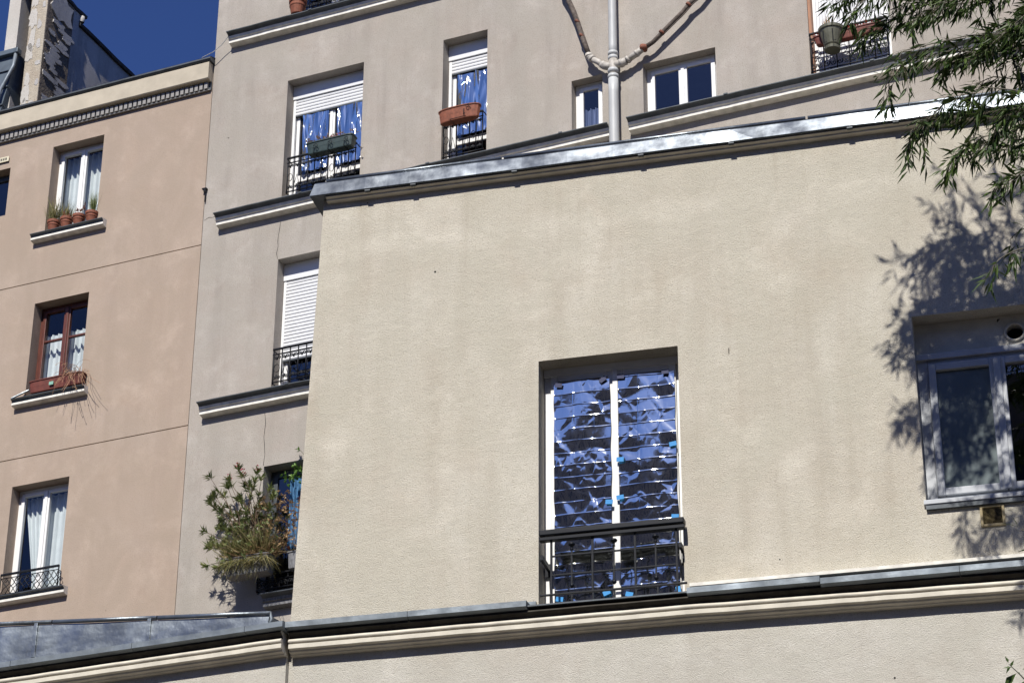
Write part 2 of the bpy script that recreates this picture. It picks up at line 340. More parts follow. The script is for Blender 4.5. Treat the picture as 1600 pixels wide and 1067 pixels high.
# ------------------------------------------------------------------ railings (parts: handrail, bars, scrolls)
def bar(name, par, pts, r, mt, n=6): return MB().tube(pts, r, n).build(name, mt, par, smooth=True)
def spiral(cx, cz, y, r0, turns, start, sgn=1, n=14):
    out = []
    for i in range(n + 1):
        t = i / n; a = start + sgn * turns * 2 * math.pi * t; r = r0 * (1 - .78 * t); out.append((cx + r * math.cos(a), y, cz + r * math.sin(a)))
    return out
def scroll_railing(par, a, b, lo, hi, d, mt, nb=6, rows=1, side=True):
    root = bevel(MB().box(a, b, d - .02, d + .012, hi - .022, hi).build('railing', mt, par), .004)
    bar('rail', root, [(a, d, hi - .085), (b, d, hi - .085)], .009, mt); bar('rail', root, [(a, d, lo + .03), (b, d, lo + .03)], .009, mt)
    st = (b - a) / nb
    for i in range(nb + 1):
        x = a + .012 + (b - a - .024) * i / nb; bar('bar', root, [(x, d, lo), (x, d, hi - .02)], .0085, mt, 5)
    for i in range(nb):
        c = a + (i + .5) * st
        for zc, s in [(hi - .135, 1), (lo + .10, -1)][:2 if rows else 1]:
            for q in (-1, 1):
                pts = [(c + q * st * .05, d, zc - s * .03)] + [(c + q * (st * .26 + .0) + (px - 0), d, zc + pz) for px, _, pz in spiral(0, 0, d, st * .21, 1.15, math.pi if q > 0 else 0, -s * q)]
                bar('scroll', root, pts, .0075, mt, 5)
        bar('scroll', root, [(c + st * .35 * math.cos(t), d, (lo + hi) / 2 - .03 + .06 * math.sin(t)) for t in [k * math.pi / 4 for k in range(9)]], .005, mt, 5) if i % 2 == 0 else bar('scroll', root, [(c - st * .4, d, lo + .12), (c, d, (lo + hi) / 2), (c + st * .4, d, lo + .12)], .005, mt, 5)
    if side:
        for x in (a, b): bar('bracket', root, [(x, d, hi - .02), (x, d + .15, hi - .02)], .008, mt, 5); bar('bracket', root, [(x, d, lo + .03), (x, d + .15, lo + .03)], .007, mt, 5)
    return root

# ------------------------------------------------------------------ the setting
for nm, mt, y0, y1, z in (('ground', M['gravel'], -600, 600, 0),):
    tag(MB().quad([(-600, y0, z), (600, y0, z), (600, y1, z), (-600, y1, z)]).build(nm, mt), kind='structure')
tag(MB().box(-60, 60, 9.6, 12.2, .004, .13).build('pavement', M['pave']), kind='structure')

# ================================================================== CREAM BUILDING (near, with the big plain wall)
cb = CF.root('cream_building')
tag(cb, 'cream stuccoed building in front with a foil covered window and zinc capped wall top', 'building')
CL = lambda z: -.02 - .031 * (12.42 - z) if z > 8 else -.02 - .031 * 4.4
DEP = .2
wall('wall', -2.51, 8.5, 8.40, 12.50, [(-.605, .555, 8.50, 10.65, .30), (2.44, 4.5, 9.085, 10.675, .30)], M['cream'], cb, 0, CL, 7.0)
wall('lower_wall', -2.645, 8.5, 0, 8.30, [], M['cream_low'], cb, .001, None, 7.0)
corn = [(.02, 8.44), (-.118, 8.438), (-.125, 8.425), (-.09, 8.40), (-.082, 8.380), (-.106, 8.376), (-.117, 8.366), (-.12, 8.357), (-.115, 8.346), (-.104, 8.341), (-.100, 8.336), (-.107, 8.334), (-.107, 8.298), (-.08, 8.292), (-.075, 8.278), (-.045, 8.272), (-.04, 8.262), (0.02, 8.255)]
def slabseg(us, prof, name, mt, par):
    mb = MB().sweep(prof, us, mt)
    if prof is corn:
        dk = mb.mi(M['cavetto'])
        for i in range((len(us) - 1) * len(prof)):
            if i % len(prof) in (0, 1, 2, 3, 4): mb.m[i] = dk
    return mb.build(name, None, par)
def wob(x0, x1, a=.0025, step=.12, fz=lambda x: 0, sd=0):
    n = max(1, int((x1 - x0) / step)); return [(x0 + (x1 - x0) * i / n, a * noise.noise((x0 + (x1 - x0) * i / n * 5.1, sd, 1)), fz(x0 + (x1 - x0) * i / n) + a * noise.noise((x0 + (x1 - x0) * i / n * 3.7, sd, 7))) for i in range(n + 1)]
cst = wob(-2.62, 8.5, .003, .1, lambda x: 0 if x < .5 else -.0135 * (min(x, 3.4) - .5))
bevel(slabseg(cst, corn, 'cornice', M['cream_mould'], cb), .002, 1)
sb = [(.015, 8.52), (-.16, 8.507), (-.171, 8.502), (-.172, 8.456), (-.12, 8.4425), (.015, 8.442)]
x = -2.66
for k, x1 in enumerate((-1.62, -.66, .60, 1.62, 2.66, 3.7, 4.7, 8.5)):
    if k == 2: x = .60; continue                      # the window stands over the cornice here
    dz = 0 if x1 < 1 else -.012 if x1 < 2 else -.03
    slabseg([(x, 0, dz), (x1 - .004, 0, dz)], sb, 'zinc_flashing', M['zinc'], cb); x = x1
slabseg([(-.66, 0, 0), (.60, 0, 0)], [(.2, 8.51), (-.13, 8.478), (-.14, 8.462), (.2, 8.4425)], 'window_sill', M['drip'], cb)
MB().box(.62, 3.8, -.152, -.012, 8.505, 8.532).build('ledge_strip', M['white_mould'], cb)
MB().box(-1.9, -.62, -.03, .02, 8.5, 8.545).build('ledge_strip', M['zinc'], cb)
# coping
cop = [(.3, 12.53), (-.045, 12.60), (-.062, 12.597), (-.07, 12.585), (-.10, 12.455), (-.096, 12.447), (-.02, 12.45), (.3, 12.45)]
def mitre(prof, u0, u1, name, mt, par):
    """profile along the front and returned round the left corner"""
    mb = MB(); k = len(prof)
    st = []
    for y, z in prof: st.append((u0 + min(y, .25), 6.9, z))
    for y, z in prof: st.append((u0 + min(y, .25), y, z))
    n = 28
    for i in range(1, n + 1):
        u = u0 + (u1 - u0) * i / n
        for y, z in prof: st.append((u, y + (.006 * noise.noise((u * 3, z * 6, 1)) if y < 0 else 0), z + .004 * noise.noise((u * 2.2, 5, 2))))
    mb.v += st
    for i in range(n + 1):
        for j in range(k):
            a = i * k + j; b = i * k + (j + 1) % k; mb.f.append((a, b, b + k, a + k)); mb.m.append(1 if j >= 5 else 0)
    mb.mats = [mt, M['drip']]  # underside faces get a darker metal: their shade is put into the colour
    mb.f.append(tuple(range((n + 1) * k, (n + 2) * k))); mb.m.append(0)
    return mb.build(name, mt, par)
mitre(cop, -2.53, 3.06, 'zinc_coping', M['zinc_c'], cb)
slabseg([(3.068, 0, 0), (5, 0, 0), (8.6, 0, 0)], cop, 'zinc_coping', M['zinc_c'], cb)
for x0, x1 in ((-2.5, -.92), (-.9, 1.7), (1.72, 4.0), (4.02, 8.5)):
    MB().tube([(x0, -.045, 12.618), (x1, -.045, 12.618)], .017, 8).build('coping_roll', M['zinc_b'], cb, smooth=True)
slabseg([(-2.49, 0, 0), (8.5, 0, 0)], [(.01, 12.449), (-.075, 12.446), (-.078, 12.435), (-.05, 12.425), (-.05, 12.412), (.01, 12.405)], 'coping_moulding', M['cream_mould'], cb)
for x in (-2.13, -1.72, -.82, .28, 1.05, 2.04, 2.42, 3.3): bevel(MB().box(x, x + .05, -.10, -.04, 12.432, 12.4465).build('clip', M['drip'], cb), .003)
# crack joint between the two lower buildings
MB().tube([(-2.655 + .006 * math.sin(z * 9), -.006, z) for z in [6.5 + .15 * i for i in range(13)]], .006, 5).build('crack', M['dark'], cb)
# small holes and nail marks
for (x, z, r) in ((-1.506, 11.606, .010), (-2.19, 12.35, .006), (-2.13, 12.37, .006), (2.11, 7.7, .008), (1.3, 8.72, .006)):
    MB().lathe([(0, 0), (r, 0), (r * .8, -.004)], (0, 0, 0), 8).build('pit', M['dark'], cb).matrix_local = Matrix.Translation((x, -.001, z)) @ Matrix.Rotation(rad(90), 4, 'X')
MB().tube([(.972, -.004, 10.575), (.971, -.004, 10.53)], .003, 5).build('pit', M['dark'], cb)
# --- the foil window
fr = casement(cb, -.605, .555, 8.50, 10.65, DEP, M['pvc'], M['glass_d'], .055, .06, 2, -.003)
MB().box(-.60, .55, .168, .198, 10.585, 10.649).build('top_rail', M['pvc'], fr)
rl = bevel(MB().box(-.575, .585, -.125, -.035, 9.052, 9.10).build('railing', M['iron_g'], cb), .008)
bevel(MB().box(-.575, .585, -.11, -.05, 9.016, 9.044).build('handrail_base', M['iron_g'], rl), .003)
for x in (-.482, -.152, .188, .515): bevel(MB().box(x - .0085, x + .0085, -.089, -.071, 8.56, 9.017).build('bar', M['iron_g'], rl), .002)
for x in (-.318, .018, .350):
    b_ = MB().box(x - .006, x + .006, -.087, -.073, 8.63, 8.93).build('bar', M['iron_g'], rl)
    MB().lathe([(0, .03), (.022, .028), (.03, .02), (.026, .008), (.012, 0), (.009, -.02), (.014, -.03), (0, -.035)], (x, -.08, 8.955), 12).build('finial', M['iron_g'], rl, smooth=True)
    MB().lathe([(0, .03), (.012, .02), (.02, 0), (.012, -.012), (0, -.02)], (x, -.08, 8.625), 10).build('finial', M['iron_g'], rl, smooth=True)
for z in (8.884, 8.725): bevel(MB().box(-.49, .523, -.088, -.072, z - .006, z + .006).build('crossbar', M['iron_g'], rl), .002)
bevel(MB().box(-.575, .59, -.09, -.07, 8.558, 8.572).build('crossbar', M['iron_g'], rl), .002)
for x in (-.49, -.32, -.15, .02, .19, .36, .51): MB().box(x - .006, x + .006, -.086, -.074, 8.50, 8.556).build('foot', M['iron_g'], rl)
for x in (-.56, .545): MB().box(x - .012, x + .012, -.09, .19, 8.86, 8.90).build('bracket', M['iron_g'], rl); MB().box(x - .035, x + .02, .175, .19, 8.82, 8.93).build('bracket', M['iron_g'], rl)

def foil_sheet(fac, name, label, a, b, lo, hi, d, seed, cell=(.165, .107), amp=1.0, tapes=(), colx=110, rowz=620, group=None, blue=0.0, vert=1.0):
    root = fac.put(name, (a + b) / 2, d, lo); tag(root, label, 'foil sheet', group)
    w, h = b - a, hi - lo; nx = int(w / w * colx); nz = rowz; mb = MB(); cx, cz = cell
    def facet(x, z, sx, sz, sd, k):
        dd, pp = noise.voronoi(Vector((x * sx, z * sz, sd * 3.1))); c = pp[0]
        tx = noise.cell(c * 7.3 + Vector((.1, .2, sd))) - .5; tz = noise.cell(c * 9.1 + Vector((.7, .4, sd + 2))) - .5
        return k * (tx * (x - c.x / sx) + tz * (z - c.y / sz)) * 2 * min(1, (dd[1] - dd[0]) / .32)
    def H(x, z):
        q = Vector((x * 2.2 + seed, z * 1.1, seed * 1.7))
        y = .016 * amp * noise.noise(q)
        y += .005 * amp * noise.noise(Vector((x * 6 * vert + seed, z * 2.6, 3)))
        # large pulls that run down from the tapes and along the edges
        n1 = noise.noise(Vector((x * 14 + seed * 3, z * 4 + 7, 1.3))); y += .0018 * amp * (1 - abs(n1) * 2) * max(0, noise.noise(Vector((x * 3 + 9, z * 2.0, seed))) + .1)
        y += facet(x, z, 7.0 * vert, 4.6 if vert == 1 else 1.8, seed, (.024 if vert == 1 else .085) * amp) * (.35 + .65 * min(1, abs(x - w * .42) / (w * .42))) + facet(x, z, 17 * vert, 9, seed + 3, (.018 if vert == 1 else .03) * amp) * max(0, .25 + 1.6 * noise.noise(Vector((x * 5, z * 3, seed + 5))))
        # every cell between fold lines is tilted a little its own way
        i, j = math.floor(x / cx), math.floor(z / cz); fx, fz = x / cx - i, z / cz - j
        if cx < 5:
            y += .0011 * (noise.cell(Vector((i + .5, j + .5, seed))) - .5) * (fx - .5) * 2
            y += .0022 * ((1 if j % 2 else -1) * (fz - .5)) * .5
            e = min(fz, 1 - fz) * cz; y -= .0018 * max(0, 1 - e / .0065) * (.55 + .9 * noise.noise(Vector((x * 9, z * 9, seed))))
            e = min(fx, 1 - fx) * cx; y -= .0012 * max(0, 1 - e / .005)
        return y
    for j in range(nz + 1):
        for i in range(nx + 1):
            x = w * i / nx; z = h * j / nz; ed = .008 * noise.noise(Vector((z * 6, seed, 0))) ; e2 = .008 * noise.noise(Vector((z * 5, seed, 4))); te = .012 * noise.noise(Vector((x * 7, seed, 8)))
            s = i / nx; mb.v.append((-w / 2 + x + ed * (1 - s) + e2 * s, H(x, z), z + te * (j / nz) ** 8))
    for j in range(nz):
        for i in range(nx):
            q = j * (nx + 1) + i; mb.f.append((q, q + 1, q + nx + 2, q + nx + 1)); mb.m.append(0)
    mb.build('foil', M['foil'], root, smooth=True)
    for (tx, tz, ang, k) in tapes:
        t = bevel(MB().box(-.030, .030, -.002, .001, -.019, .019).build('tape', M['tape_d' if k else 'tape'], root), .0006, 1)
        t.location = (tx - (a + b) / 2, -.022, tz - lo); t.rotation_euler = (rad(3), rad(ang), 0)
    return root
foil_sheet(CF, 'foil_sheet', 'left crinkled silver foil sheet taped inside the tall cream wall window', -.515, -.045, 8.585, 10.51, DEP - .04, 3.0, tapes=((-.47, 10.48, 10, 1), (-.10, 10.49, -35, 1), (-.06, 9.40, 5, 0), (-.09, 8.63, -20, 0), (-.47, 8.61, 10, 0)))
foil_sheet(CF, 'foil_sheet', 'right creased silver foil sheet taped inside the tall cream wall window', .022, .49, 8.575, 10.51, DEP - .04, 11.0, tapes=((.05, 10.50, 5, 1), (.42, 10.50, 0, 1), (.035, 9.76, 5, 0), (.468, 9.85, -8, 0), (.03, 9.43, -4, 0), (.47, 9.22, 6, 0), (.09, 8.60, 15, 0), (.48, 8.60, 80, 0)))

# --- right window with frosted pane
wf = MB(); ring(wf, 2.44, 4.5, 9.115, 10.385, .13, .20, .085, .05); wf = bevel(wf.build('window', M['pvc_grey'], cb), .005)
MB().box(2.44, 4.5, .10, .14, 10.335, 10.385).build('top_rail', M['pvc_grey'], wf)
for a, b, g in ((2.527, 3.06, 'frost'), (3.064, 3.75, 'glass_d'), (3.754, 4.41, 'glass_d')):
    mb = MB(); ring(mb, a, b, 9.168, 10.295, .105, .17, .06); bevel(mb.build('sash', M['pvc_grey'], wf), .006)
    MB().quad([(a + .06, .14, 9.228), (b - .06, .14, 9.228), (b - .06, .14, 10.235), (a + .06, .14, 10.235)]).build('pane', M[g], wf)
bevel(MB().box(3.035, 3.09, .088, .104, 9.17, 10.29).build('mullion', M['pvc_grey'], wf), .005)
room(wf, 2.44, 4.5, 9.115, 10.385, .21)
pn = MB(); n = 28; hc = (3.224, 10.52); hr = .073       # upper blind panel with a round hole
for i in range(n):
    a0, a1 = 2 * math.pi * i / n, 2 * math.pi * (i + 1) / n
    def sq(a):
        c, s = math.cos(a), math.sin(a); k = .13 / max(abs(c), abs(s)); return (hc[0] + c * k, .16, hc[1] + s * k)
    pn.quad([(hc[0] + hr * math.cos(a0), .16, hc[1] + hr * math.sin(a0)), sq(a0), sq(a1), (hc[0] + hr * math.cos(a1), .16, hc[1] + hr * math.sin(a1))])
    pn.quad([(hc[0] + hr * math.cos(a0), .16, hc[1] + hr * math.sin(a0)), (hc[0] + hr * math.cos(a1), .16, hc[1] + hr * math.sin(a1)), (hc[0] + hr * math.cos(a1), .24, hc[1] + hr * math.sin(a1)), (hc[0] + hr * math.cos(a0), .24, hc[1] + hr * math.sin(a0))])
pn.quad([(2.44, .16, 10.386), (hc[0] - .13, .16, 10.386), (hc[0] - .13, .16, 10.674), (2.44, .16, 10.674)]); pn.quad([(hc[0] + .13, .16, 10.386), (4.5, .16, 10.386), (4.5, .16, 10.674), (hc[0] + .13, .16, 10.674)])
pn.quad([(hc[0] - .13, .16, 10.65), (hc[0] + .13, .16, 10.65), (hc[0] + .13, .16, 10.674), (hc[0] - .13, .16, 10.674)])
pn.build('lintel_panel', M['cream_mould'], cb)
MB().lathe([(hr + .012, 0), (hr + .012, .01), (hr, .014), (hr - .008, .012), (hr - .008, 0)], (0, 0, 0), 28).build('vent_ring', M['cream_mould'], cb, smooth=True).matrix_local = Matrix.Translation((hc[0], .158, hc[1])) @ Matrix.Rotation(rad(90), 4, 'X')
MB().quad([(hc[0] - .12, .241, 10.39), (hc[0] + .12, .241, 10.39), (hc[0] + .12, .241, 10.66), (hc[0] - .12, .241, 10.66)]).build('vent_back', M['dark'], cb)
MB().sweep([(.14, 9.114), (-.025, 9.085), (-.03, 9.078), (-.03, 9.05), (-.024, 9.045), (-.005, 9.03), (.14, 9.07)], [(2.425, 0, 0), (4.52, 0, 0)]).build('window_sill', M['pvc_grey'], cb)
MB().box(2.44, 4.5, -.03, -.001, 9.005, 9.036).build('sill_underside', M['drip'], cb)
vg = MB(); ring(vg, 2.837, 3.02, 8.829, 9.003, -.014, 0, .02); vg = bevel(vg.build('vent_grille', M['vent'], cb), .003)
MB().quad([(2.85, -.002, 8.84), (3.01, -.002, 8.84), (3.01, -.002, 9.0), (2.85, -.002, 9.0)]).build('vent_back', M['dark'], vg)
for i in range(14):
    z = 8.853 + i * .0102; MB().quad([(2.857, -.004, z + .005), (3.0, -.004, z + .005), (3.0, -.012, z), (2.857, -.012, z)]).build('slat', M['vent'], vg)

# ================================================================== ADJOINING LOW BUILDING (bottom left)
ab = WF.root('low_building')
tag(ab, 'low cream building at bottom left with cornice and blue grey zinc parapet', 'building')
wall('wall', -9, -.025, 0, 8.30, [], M['cream_low'], ab, 0, None, 4.5)
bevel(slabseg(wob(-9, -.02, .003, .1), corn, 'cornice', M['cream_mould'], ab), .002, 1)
for x0, x1 in ((-9, -3.6), (-3.6, -2.5), (-2.5, -1.35), (-1.35, -.32), (-.32, .02)):
    slabseg([(x0, 0, -.005), (x1 - .004, 0, -.005)], sb, 'zinc_flashing', M['zinc'], ab)
roofm = MB().quad([(-9, -.1, 8.50), (0, -.1, 8.50), (0, 4.5, 8.9), (-9, 4.5, 8.9)]).build('roof', M['zinc'], ab)
def zt(x): return 8.591 + (-.133 - x) * .1037
def zb(x): return 8.505 if x > -2.3 else 8.501 + (-2.3 - x) * .02
def zlo(x): return 8.478 + (-.13 - x) * .011
pan = [(-9, -3.4), (-3.392, -2.30), (-2.292, -1.215), (-1.207, -.125)]
for x0, x1 in pan:
    mb = MB(); nst = 6
    pr = []
    for i in range(nst + 1):
        x = x0 + (x1 - x0) * i / nst; pr.append([(x, -.150 + .004 * noise.noise((x * 2, 0, 0)), zlo(x)), (x, -.137 + .006 * noise.noise((x * 2, 3, 0)), zt(x) - .02), (x, .04, zt(x) + .0), (x, .04, zlo(x))])
    for i in range(nst):
        for j in range(4): mb.quad([pr[i][j], pr[i][(j + 1) % 4], pr[i + 1][(j + 1) % 4], pr[i + 1][j]])
    mb.quad(pr[0]); mb.quad(pr[-1][::-1]); mb.build('zinc_panel', M['zinc_b'] if x0 > -3.5 else M['zinc'], ab)
for x0, x1 in ((-9, -2.15), (-2.14, -1.15), (-1.14, -.11)):
    MB().tube([(x0, -.14, zt(x0)), (x1, -.14, zt(x1))], .019, 8).build('coping_roll', M['zinc_b'], ab, smooth=True)
for x in (-2.30, -1.215): bevel(MB().box(x - .017, x + .017, -.158, -.14, zlo(x) + .004, zt(x) - .01).build('seam', M['zinc_b'], ab), .003)
MB().tube([(-.118, -.14, 8.60), (-.105, -.13, 8.54), (-.11, -.15, 8.49)], .012, 8).build('end_roll', M['zinc'], ab, smooth=True)

# ================================================================== GREY BUILDING
gb = GF.root('grey_building')
tag(gb, 'tall grey rendered building behind with moulded floor bands, drainpipe and foil covered windows', 'building')
gops = [(-.15, 1.04, 18.55, 20.47, .30), (2.25, 2.91, 18.55, 20.50, .30), (4.13, 4.565, 18.55, 19.345, .26), (5.13, 6.125, 18.55, 19.345, .26), (7.37, 8.42, 18.55, 20.45, .30),
        (-.15, 1.04, 15.68, 17.62, .30), (-.19, 1.04, 12.82, 14.58, .30), (-.15, 1.04, 21.50, 23.4, .30), (2.25, 2.91, 15.68, 17.62, .30), (7.37, 8.42, 15.68, 17.6, .3)]
wall('wall', -1.37, 14, 0, 24.6, gops, M['grey'], gb, 0, None, 9)
bandp = [(.01, .035), (-.19, .004), (-.205, 0), (-.205, -.012), (-.165, -.022), (-.135, -.045), (-.124, -.072), (-.124, -.078), (-.132, -.083), (-.124, -.090), (-.114, -.093), (-.107, -.098), (-.107, -.145), (-.085, -.148), (-.05, -.155), (-.01, -.16), (.01, -.16)]
def band(name, x0, x1, zc, mt='white_mould'):
    pr = [(y, z + zc) for y, z in bandp]
    o = MB(); o.sweep([p for p in pr], wob(x0, x1, .003, .12, sd=zc), M[mt])
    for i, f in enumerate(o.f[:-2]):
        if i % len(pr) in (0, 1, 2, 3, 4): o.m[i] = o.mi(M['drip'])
    o = o.build(name, None, gb)
    for x in [x0 + 1.32 + 1.9 * i for i in range(int((x1 - x0) / 1.9))]:
        MB().box(x, x + .05, -.212, -.10, zc - .006, zc + .012).build('joint_cover', M['drip'], gb)
    return o
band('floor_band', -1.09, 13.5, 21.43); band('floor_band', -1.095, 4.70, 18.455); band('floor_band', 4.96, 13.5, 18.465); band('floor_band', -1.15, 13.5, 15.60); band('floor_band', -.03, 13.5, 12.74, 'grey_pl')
for pts in ([(-.145, 18.20), (-.15, 18.1), (-.165, 18.0), (-.17, 17.9), (-.16, 17.83), (-.178, 17.72), (-.16, 17.63)], [(-.22, 15.35), (-.20, 15.2), (-.215, 15.0), (-.20, 14.9), (-.185, 14.75), (-.20, 14.6)], [(-1.35, 18.50), (-1.28, 18.53), (-1.22, 18.515), (-1.12, 18.55)]):
    MB().tube([(x, -.001, z) for x, z in pts], [.004 if i % 2 else .0025 for i in range(len(pts))], 4).build('crack', M['dark'], gb)
# --- window A (foil, shutter box, railing with planter)
def shutter_window(a, b, lo, hi, boxh, nsl, frame_d=.25, curt=None, panel=0, leaves=2, full=False, tr=None, glass='glass_d'):
    f = casement(gb, a, b, lo, hi - boxh * .3, frame_d, M['pvc'], M[glass], .045, .05, leaves, panel=panel, curt=curt, transom=tr, trh=.10)
    bevel(MB().box(a + .002, b - .002, frame_d - .08, frame_d + .02, hi - boxh, hi - .002).build('shutter_box', M['slat'], f), .004)
    for x in (a + .004, b - .044): bevel(MB().box(x, x + .04, frame_d - .065, frame_d - .022, lo, hi - boxh).build('guide_rail', M['pvc'], f), .004)
    z = hi - boxh
    for i in range(nsl):
        y = frame_d - .05
        MB().sweep([(y, z - .052), (y - .008, z - .045), (y - .012, z - .028), (y - .008, z - .010), (y, z - .003), (y + .004, z - .028)], [(a + .045, 0, 0), (b - .045, 0, 0)]).build('shutter_slat', M['slat'], f); z -= .052
    MB().box(a + .05, b - .05, frame_d - .05, frame_d - .04, z - .005, hi - boxh).build('shutter_back', M['dark'], f) if full else None
    if nsl: bevel(MB().box(a + .045, b - .045, frame_d - .062, frame_d - .045, z - .02, z).build('bottom_slat', M['drip'], f), .002)
    return f
shutter_window(-.15, 1.04, 18.55, 20.47, .22, 5, tr=18.93)
scroll_railing(gb, -.03, 1.03, 18.55, 19.12, -.10, M['iron'], 10)
foil_sheet(GF, 'foil_sheet', 'left blue reflecting foil panel in the upper window behind the green planter', .02, .42, 19.04, 19.96, .185, 21.0, cell=(9, 9), amp=.75, colx=80, rowz=170, vert=2.2)
foil_sheet(GF, 'foil_sheet', 'right streaked foil panel in the upper window behind the green planter', .56, .95, 19.04, 19.96, .185, 27.0, cell=(9, 9), amp=.75, colx=80, rowz=170, vert=2.2)
# --- window B (narrow)
shutter_window(2.25, 2.91, 18.55, 20.50, .24, 4, tr=18.93, leaves=1)
scroll_railing(gb, 2.30, 2.89, 18.55, 19.18, -.06, M['iron'], 6)
foil_sheet(GF, 'foil_sheet', 'narrow blue reflecting foil behind the long terracotta planter', 2.39, 2.84, 19.04, 20.0, .185, 33.0, cell=(9, 9), amp=.8, colx=80, rowz=170, vert=1.8)
# --- small windows
casement(gb, 4.13, 4.565, 18.56, 19.345, .15, M['pvc'], M['glass_d'], .055, .055, 1, curt=[(4.2, 4.5, 18.6, 19.0, .24, 3, 0, M['pvc_grey'])])
casement(gb, 5.13, 6.125, 18.56, 19.345, .15, M['pvc'], M['glass_d'], .055, .055, 2)
# --- window C with roller shutter
shutter_window(-.15, 1.04, 15.69, 17.62, .25, 23, full=True, leaves=2)
scroll_railing(gb, -.09, 1.02, 15.69, 16.21, -.09, M['iron'], 9)
# --- window E (right, white slatted shutters, brown jamb)
we = MB(); we.box(7.372, 7.41, .02, .14, 18.56, 20.44, M['brown_wood']); we.box(7.412, 7.45, .10, .17, 18.56, 20.44, M['pvc']); we.box(8.36, 8.418, .02, .16, 18.56, 20.44, M['pvc']); we.box(7.41, 8.36, .02, .12, 20.36, 20.44, M['pvc'])
we = we.build('window', None, gb)
for i in range(24): MB().box(7.452 + i * .0378, 7.452 + i * .0378 + .034, .118, .132, 18.58, 20.355).build('board', M['slat'], we)
room(we, 7.38, 8.41, 18.56, 20.44, .2, .8)
scroll_railing(gb, 7.39, 8.40, 18.56, 19.16, -.06, M['iron'], 6)
# --- window F (top) and unseen ones above
casement(gb, -.15, 1.04, 21.5, 23.4, .19, M['pvc'], M['glass_d'])
casement(gb, 2.25, 2.91, 15.68, 17.62, .19, M['pvc'], M['glass_d']); casement(gb, 7.37, 8.42, 15.68, 17.6, .19, M['pvc'], M['glass_d'])
scroll_railing(gb, -.1, 1.0, 21.5, 22.1, -.08, M['iron'], 8)
# --- window D (behind the oleander)
wd = casement(gb, -.19, 1.04, 12.82, 14.58, .2, M['drip'], M['glass_d'], .05, .06, 2, curt=[(.12, .38, 13.45, 14.40, .17, 5, 0, M['blue_cloth']), (.42, 1.0, 13.45, 14.5, .15, 8, 0, M['blue_cloth'])])
scroll_railing(gb, -.17, 1.02, 12.82, 13.05, -.06, M['iron'], 8, rows=0)
# hook on the left edge
hk = bevel(MB().box(-1.40, -1.33, -.05, .0, 18.98, 19.0).build('wall_hook', M['iron'], gb), .003)
MB().box(-1.37, -1.34, -.05, -.02, 18.93, 18.98).build('hook_arm', M['iron'], hk); MB().box(-1.36, -1.345, -.03, -.01, 18.79, 18.89).build('hook_arm', M['iron'], hk)

# ================================================================== DRAINPIPE on the grey wall
dp = GF.put('drainpipe', 4.765, -.12, 17.0); tag(dp, 'grey vertical drainpipe with two branching side pipes on the grey wall', 'drainpipe')
O = lambda x, z: (x - 4.765, 0, z - 17.0)
MB().tube([O(4.765, 17.0 + .215 * i) for i in range(11)], .066, 16).build('pipe', M['pipe'], dp, smooth=True)
MB().tube([O(4.765, 19.15), O(4.768, 19.45)], .058, 16).build('pipe', M['pipe_w'], dp, smooth=True)
MB().tube([O(4.766, 19.45 + .20 * i) for i in range(26)], .055, 16).build('pipe', M['pipe'], dp, smooth=True)
for z, r in ((19.265, .068), (19.175, .070), (19.535, .063), (19.465, .062)):
    MB().lathe([(.05, .026), (r, .024), (r, .010), (r + .005, .004), (r + .005, -.012), (r, -.018), (r, -.026), (.05, -.03)], O(4.765, z), 18).build('collar', M['pipe'], dp, smooth=True)
for z in (18.95, 20.9, 22.6): MB().lathe([(.055, .012), (.064, .012), (.064, -.012), (.055, -.012)], O(4.765, z), 14).build('clamp', M['rust'], dp, smooth=True)
def arm(name, pts, r, mt, n=12): return MB().tube([O(*p) for p in pts], r, n).build(name, mt, dp, smooth=True)
arm('branch', [(4.77, 19.34), (4.68, 19.36), (4.63, 19.385)], .052, M['pipe_w']); arm('branch', [(4.63, 19.385), (4.56, 19.46), (4.47, 19.53)], .040, M['pipe_w'])
for a, b, r in (((4.645, 19.375), (4.61, 19.41), .052), ((4.485, 19.52), (4.455, 19.55), .050), ((4.43, 19.575), (4.425, 19.60), .051)): arm('collar', [a, b], r, M['pipe_w'])
arm('elbow', [(4.46, 19.54), (4.43, 19.575), (4.422, 19.62)], .045, M['pipe_w'])
arm('side_pipe', [(4.425, 19.62), (4.36, 19.83), (4.285, 20.10), (4.22, 20.33), (4.14, 20.56), (4.05, 20.75), (4.0, 21.1)], .032, M['old_pipe'])
arm('cable', [(4.447, 19.63), (4.385, 19.85), (4.31, 20.12), (4.245, 20.35), (4.16, 20.58), (4.08, 20.78), (4.03, 21.1)], .010, M['old_pipe'], 6)
arm('branch', [(4.77, 19.34), (4.86, 19.355), (4.95, 19.37)], .052, M['pipe_w']); arm('branch', [(4.95, 19.37), (5.12, 19.46), (5.2, 19.51)], .042, M['pipe_w'])
for a, b, r in (((4.86, 19.352), (4.90, 19.362), .060), ((4.96, 19.378), (4.99, 19.394), .052), ((5.08, 19.44), (5.11, 19.456), .050)): arm('collar', [a, b], r, M['pipe_w'])
arm('clamp', [(5.185, 19.475), (5.20, 19.54)], .055, M['rust']); arm('clamp', [(5.155, 19.50), (5.225, 19.50)], .045, M['rust'])
arm('side_pipe', [(5.2, 19.51), (5.32, 19.56), (5.48, 19.70), (5.745, 19.92), (5.85, 20.03), (5.97, 20.10), (6.2, 20.35), (6.5, 20.7)], .030, M['old_pipe'])
arm('cable', [(5.22, 19.48), (5.35, 19.55), (5.5, 19.67), (5.76, 19.88), (5.88, 20.0), (6.0, 20.08), (6.22, 20.32)], .009, M['old_pipe'], 6)
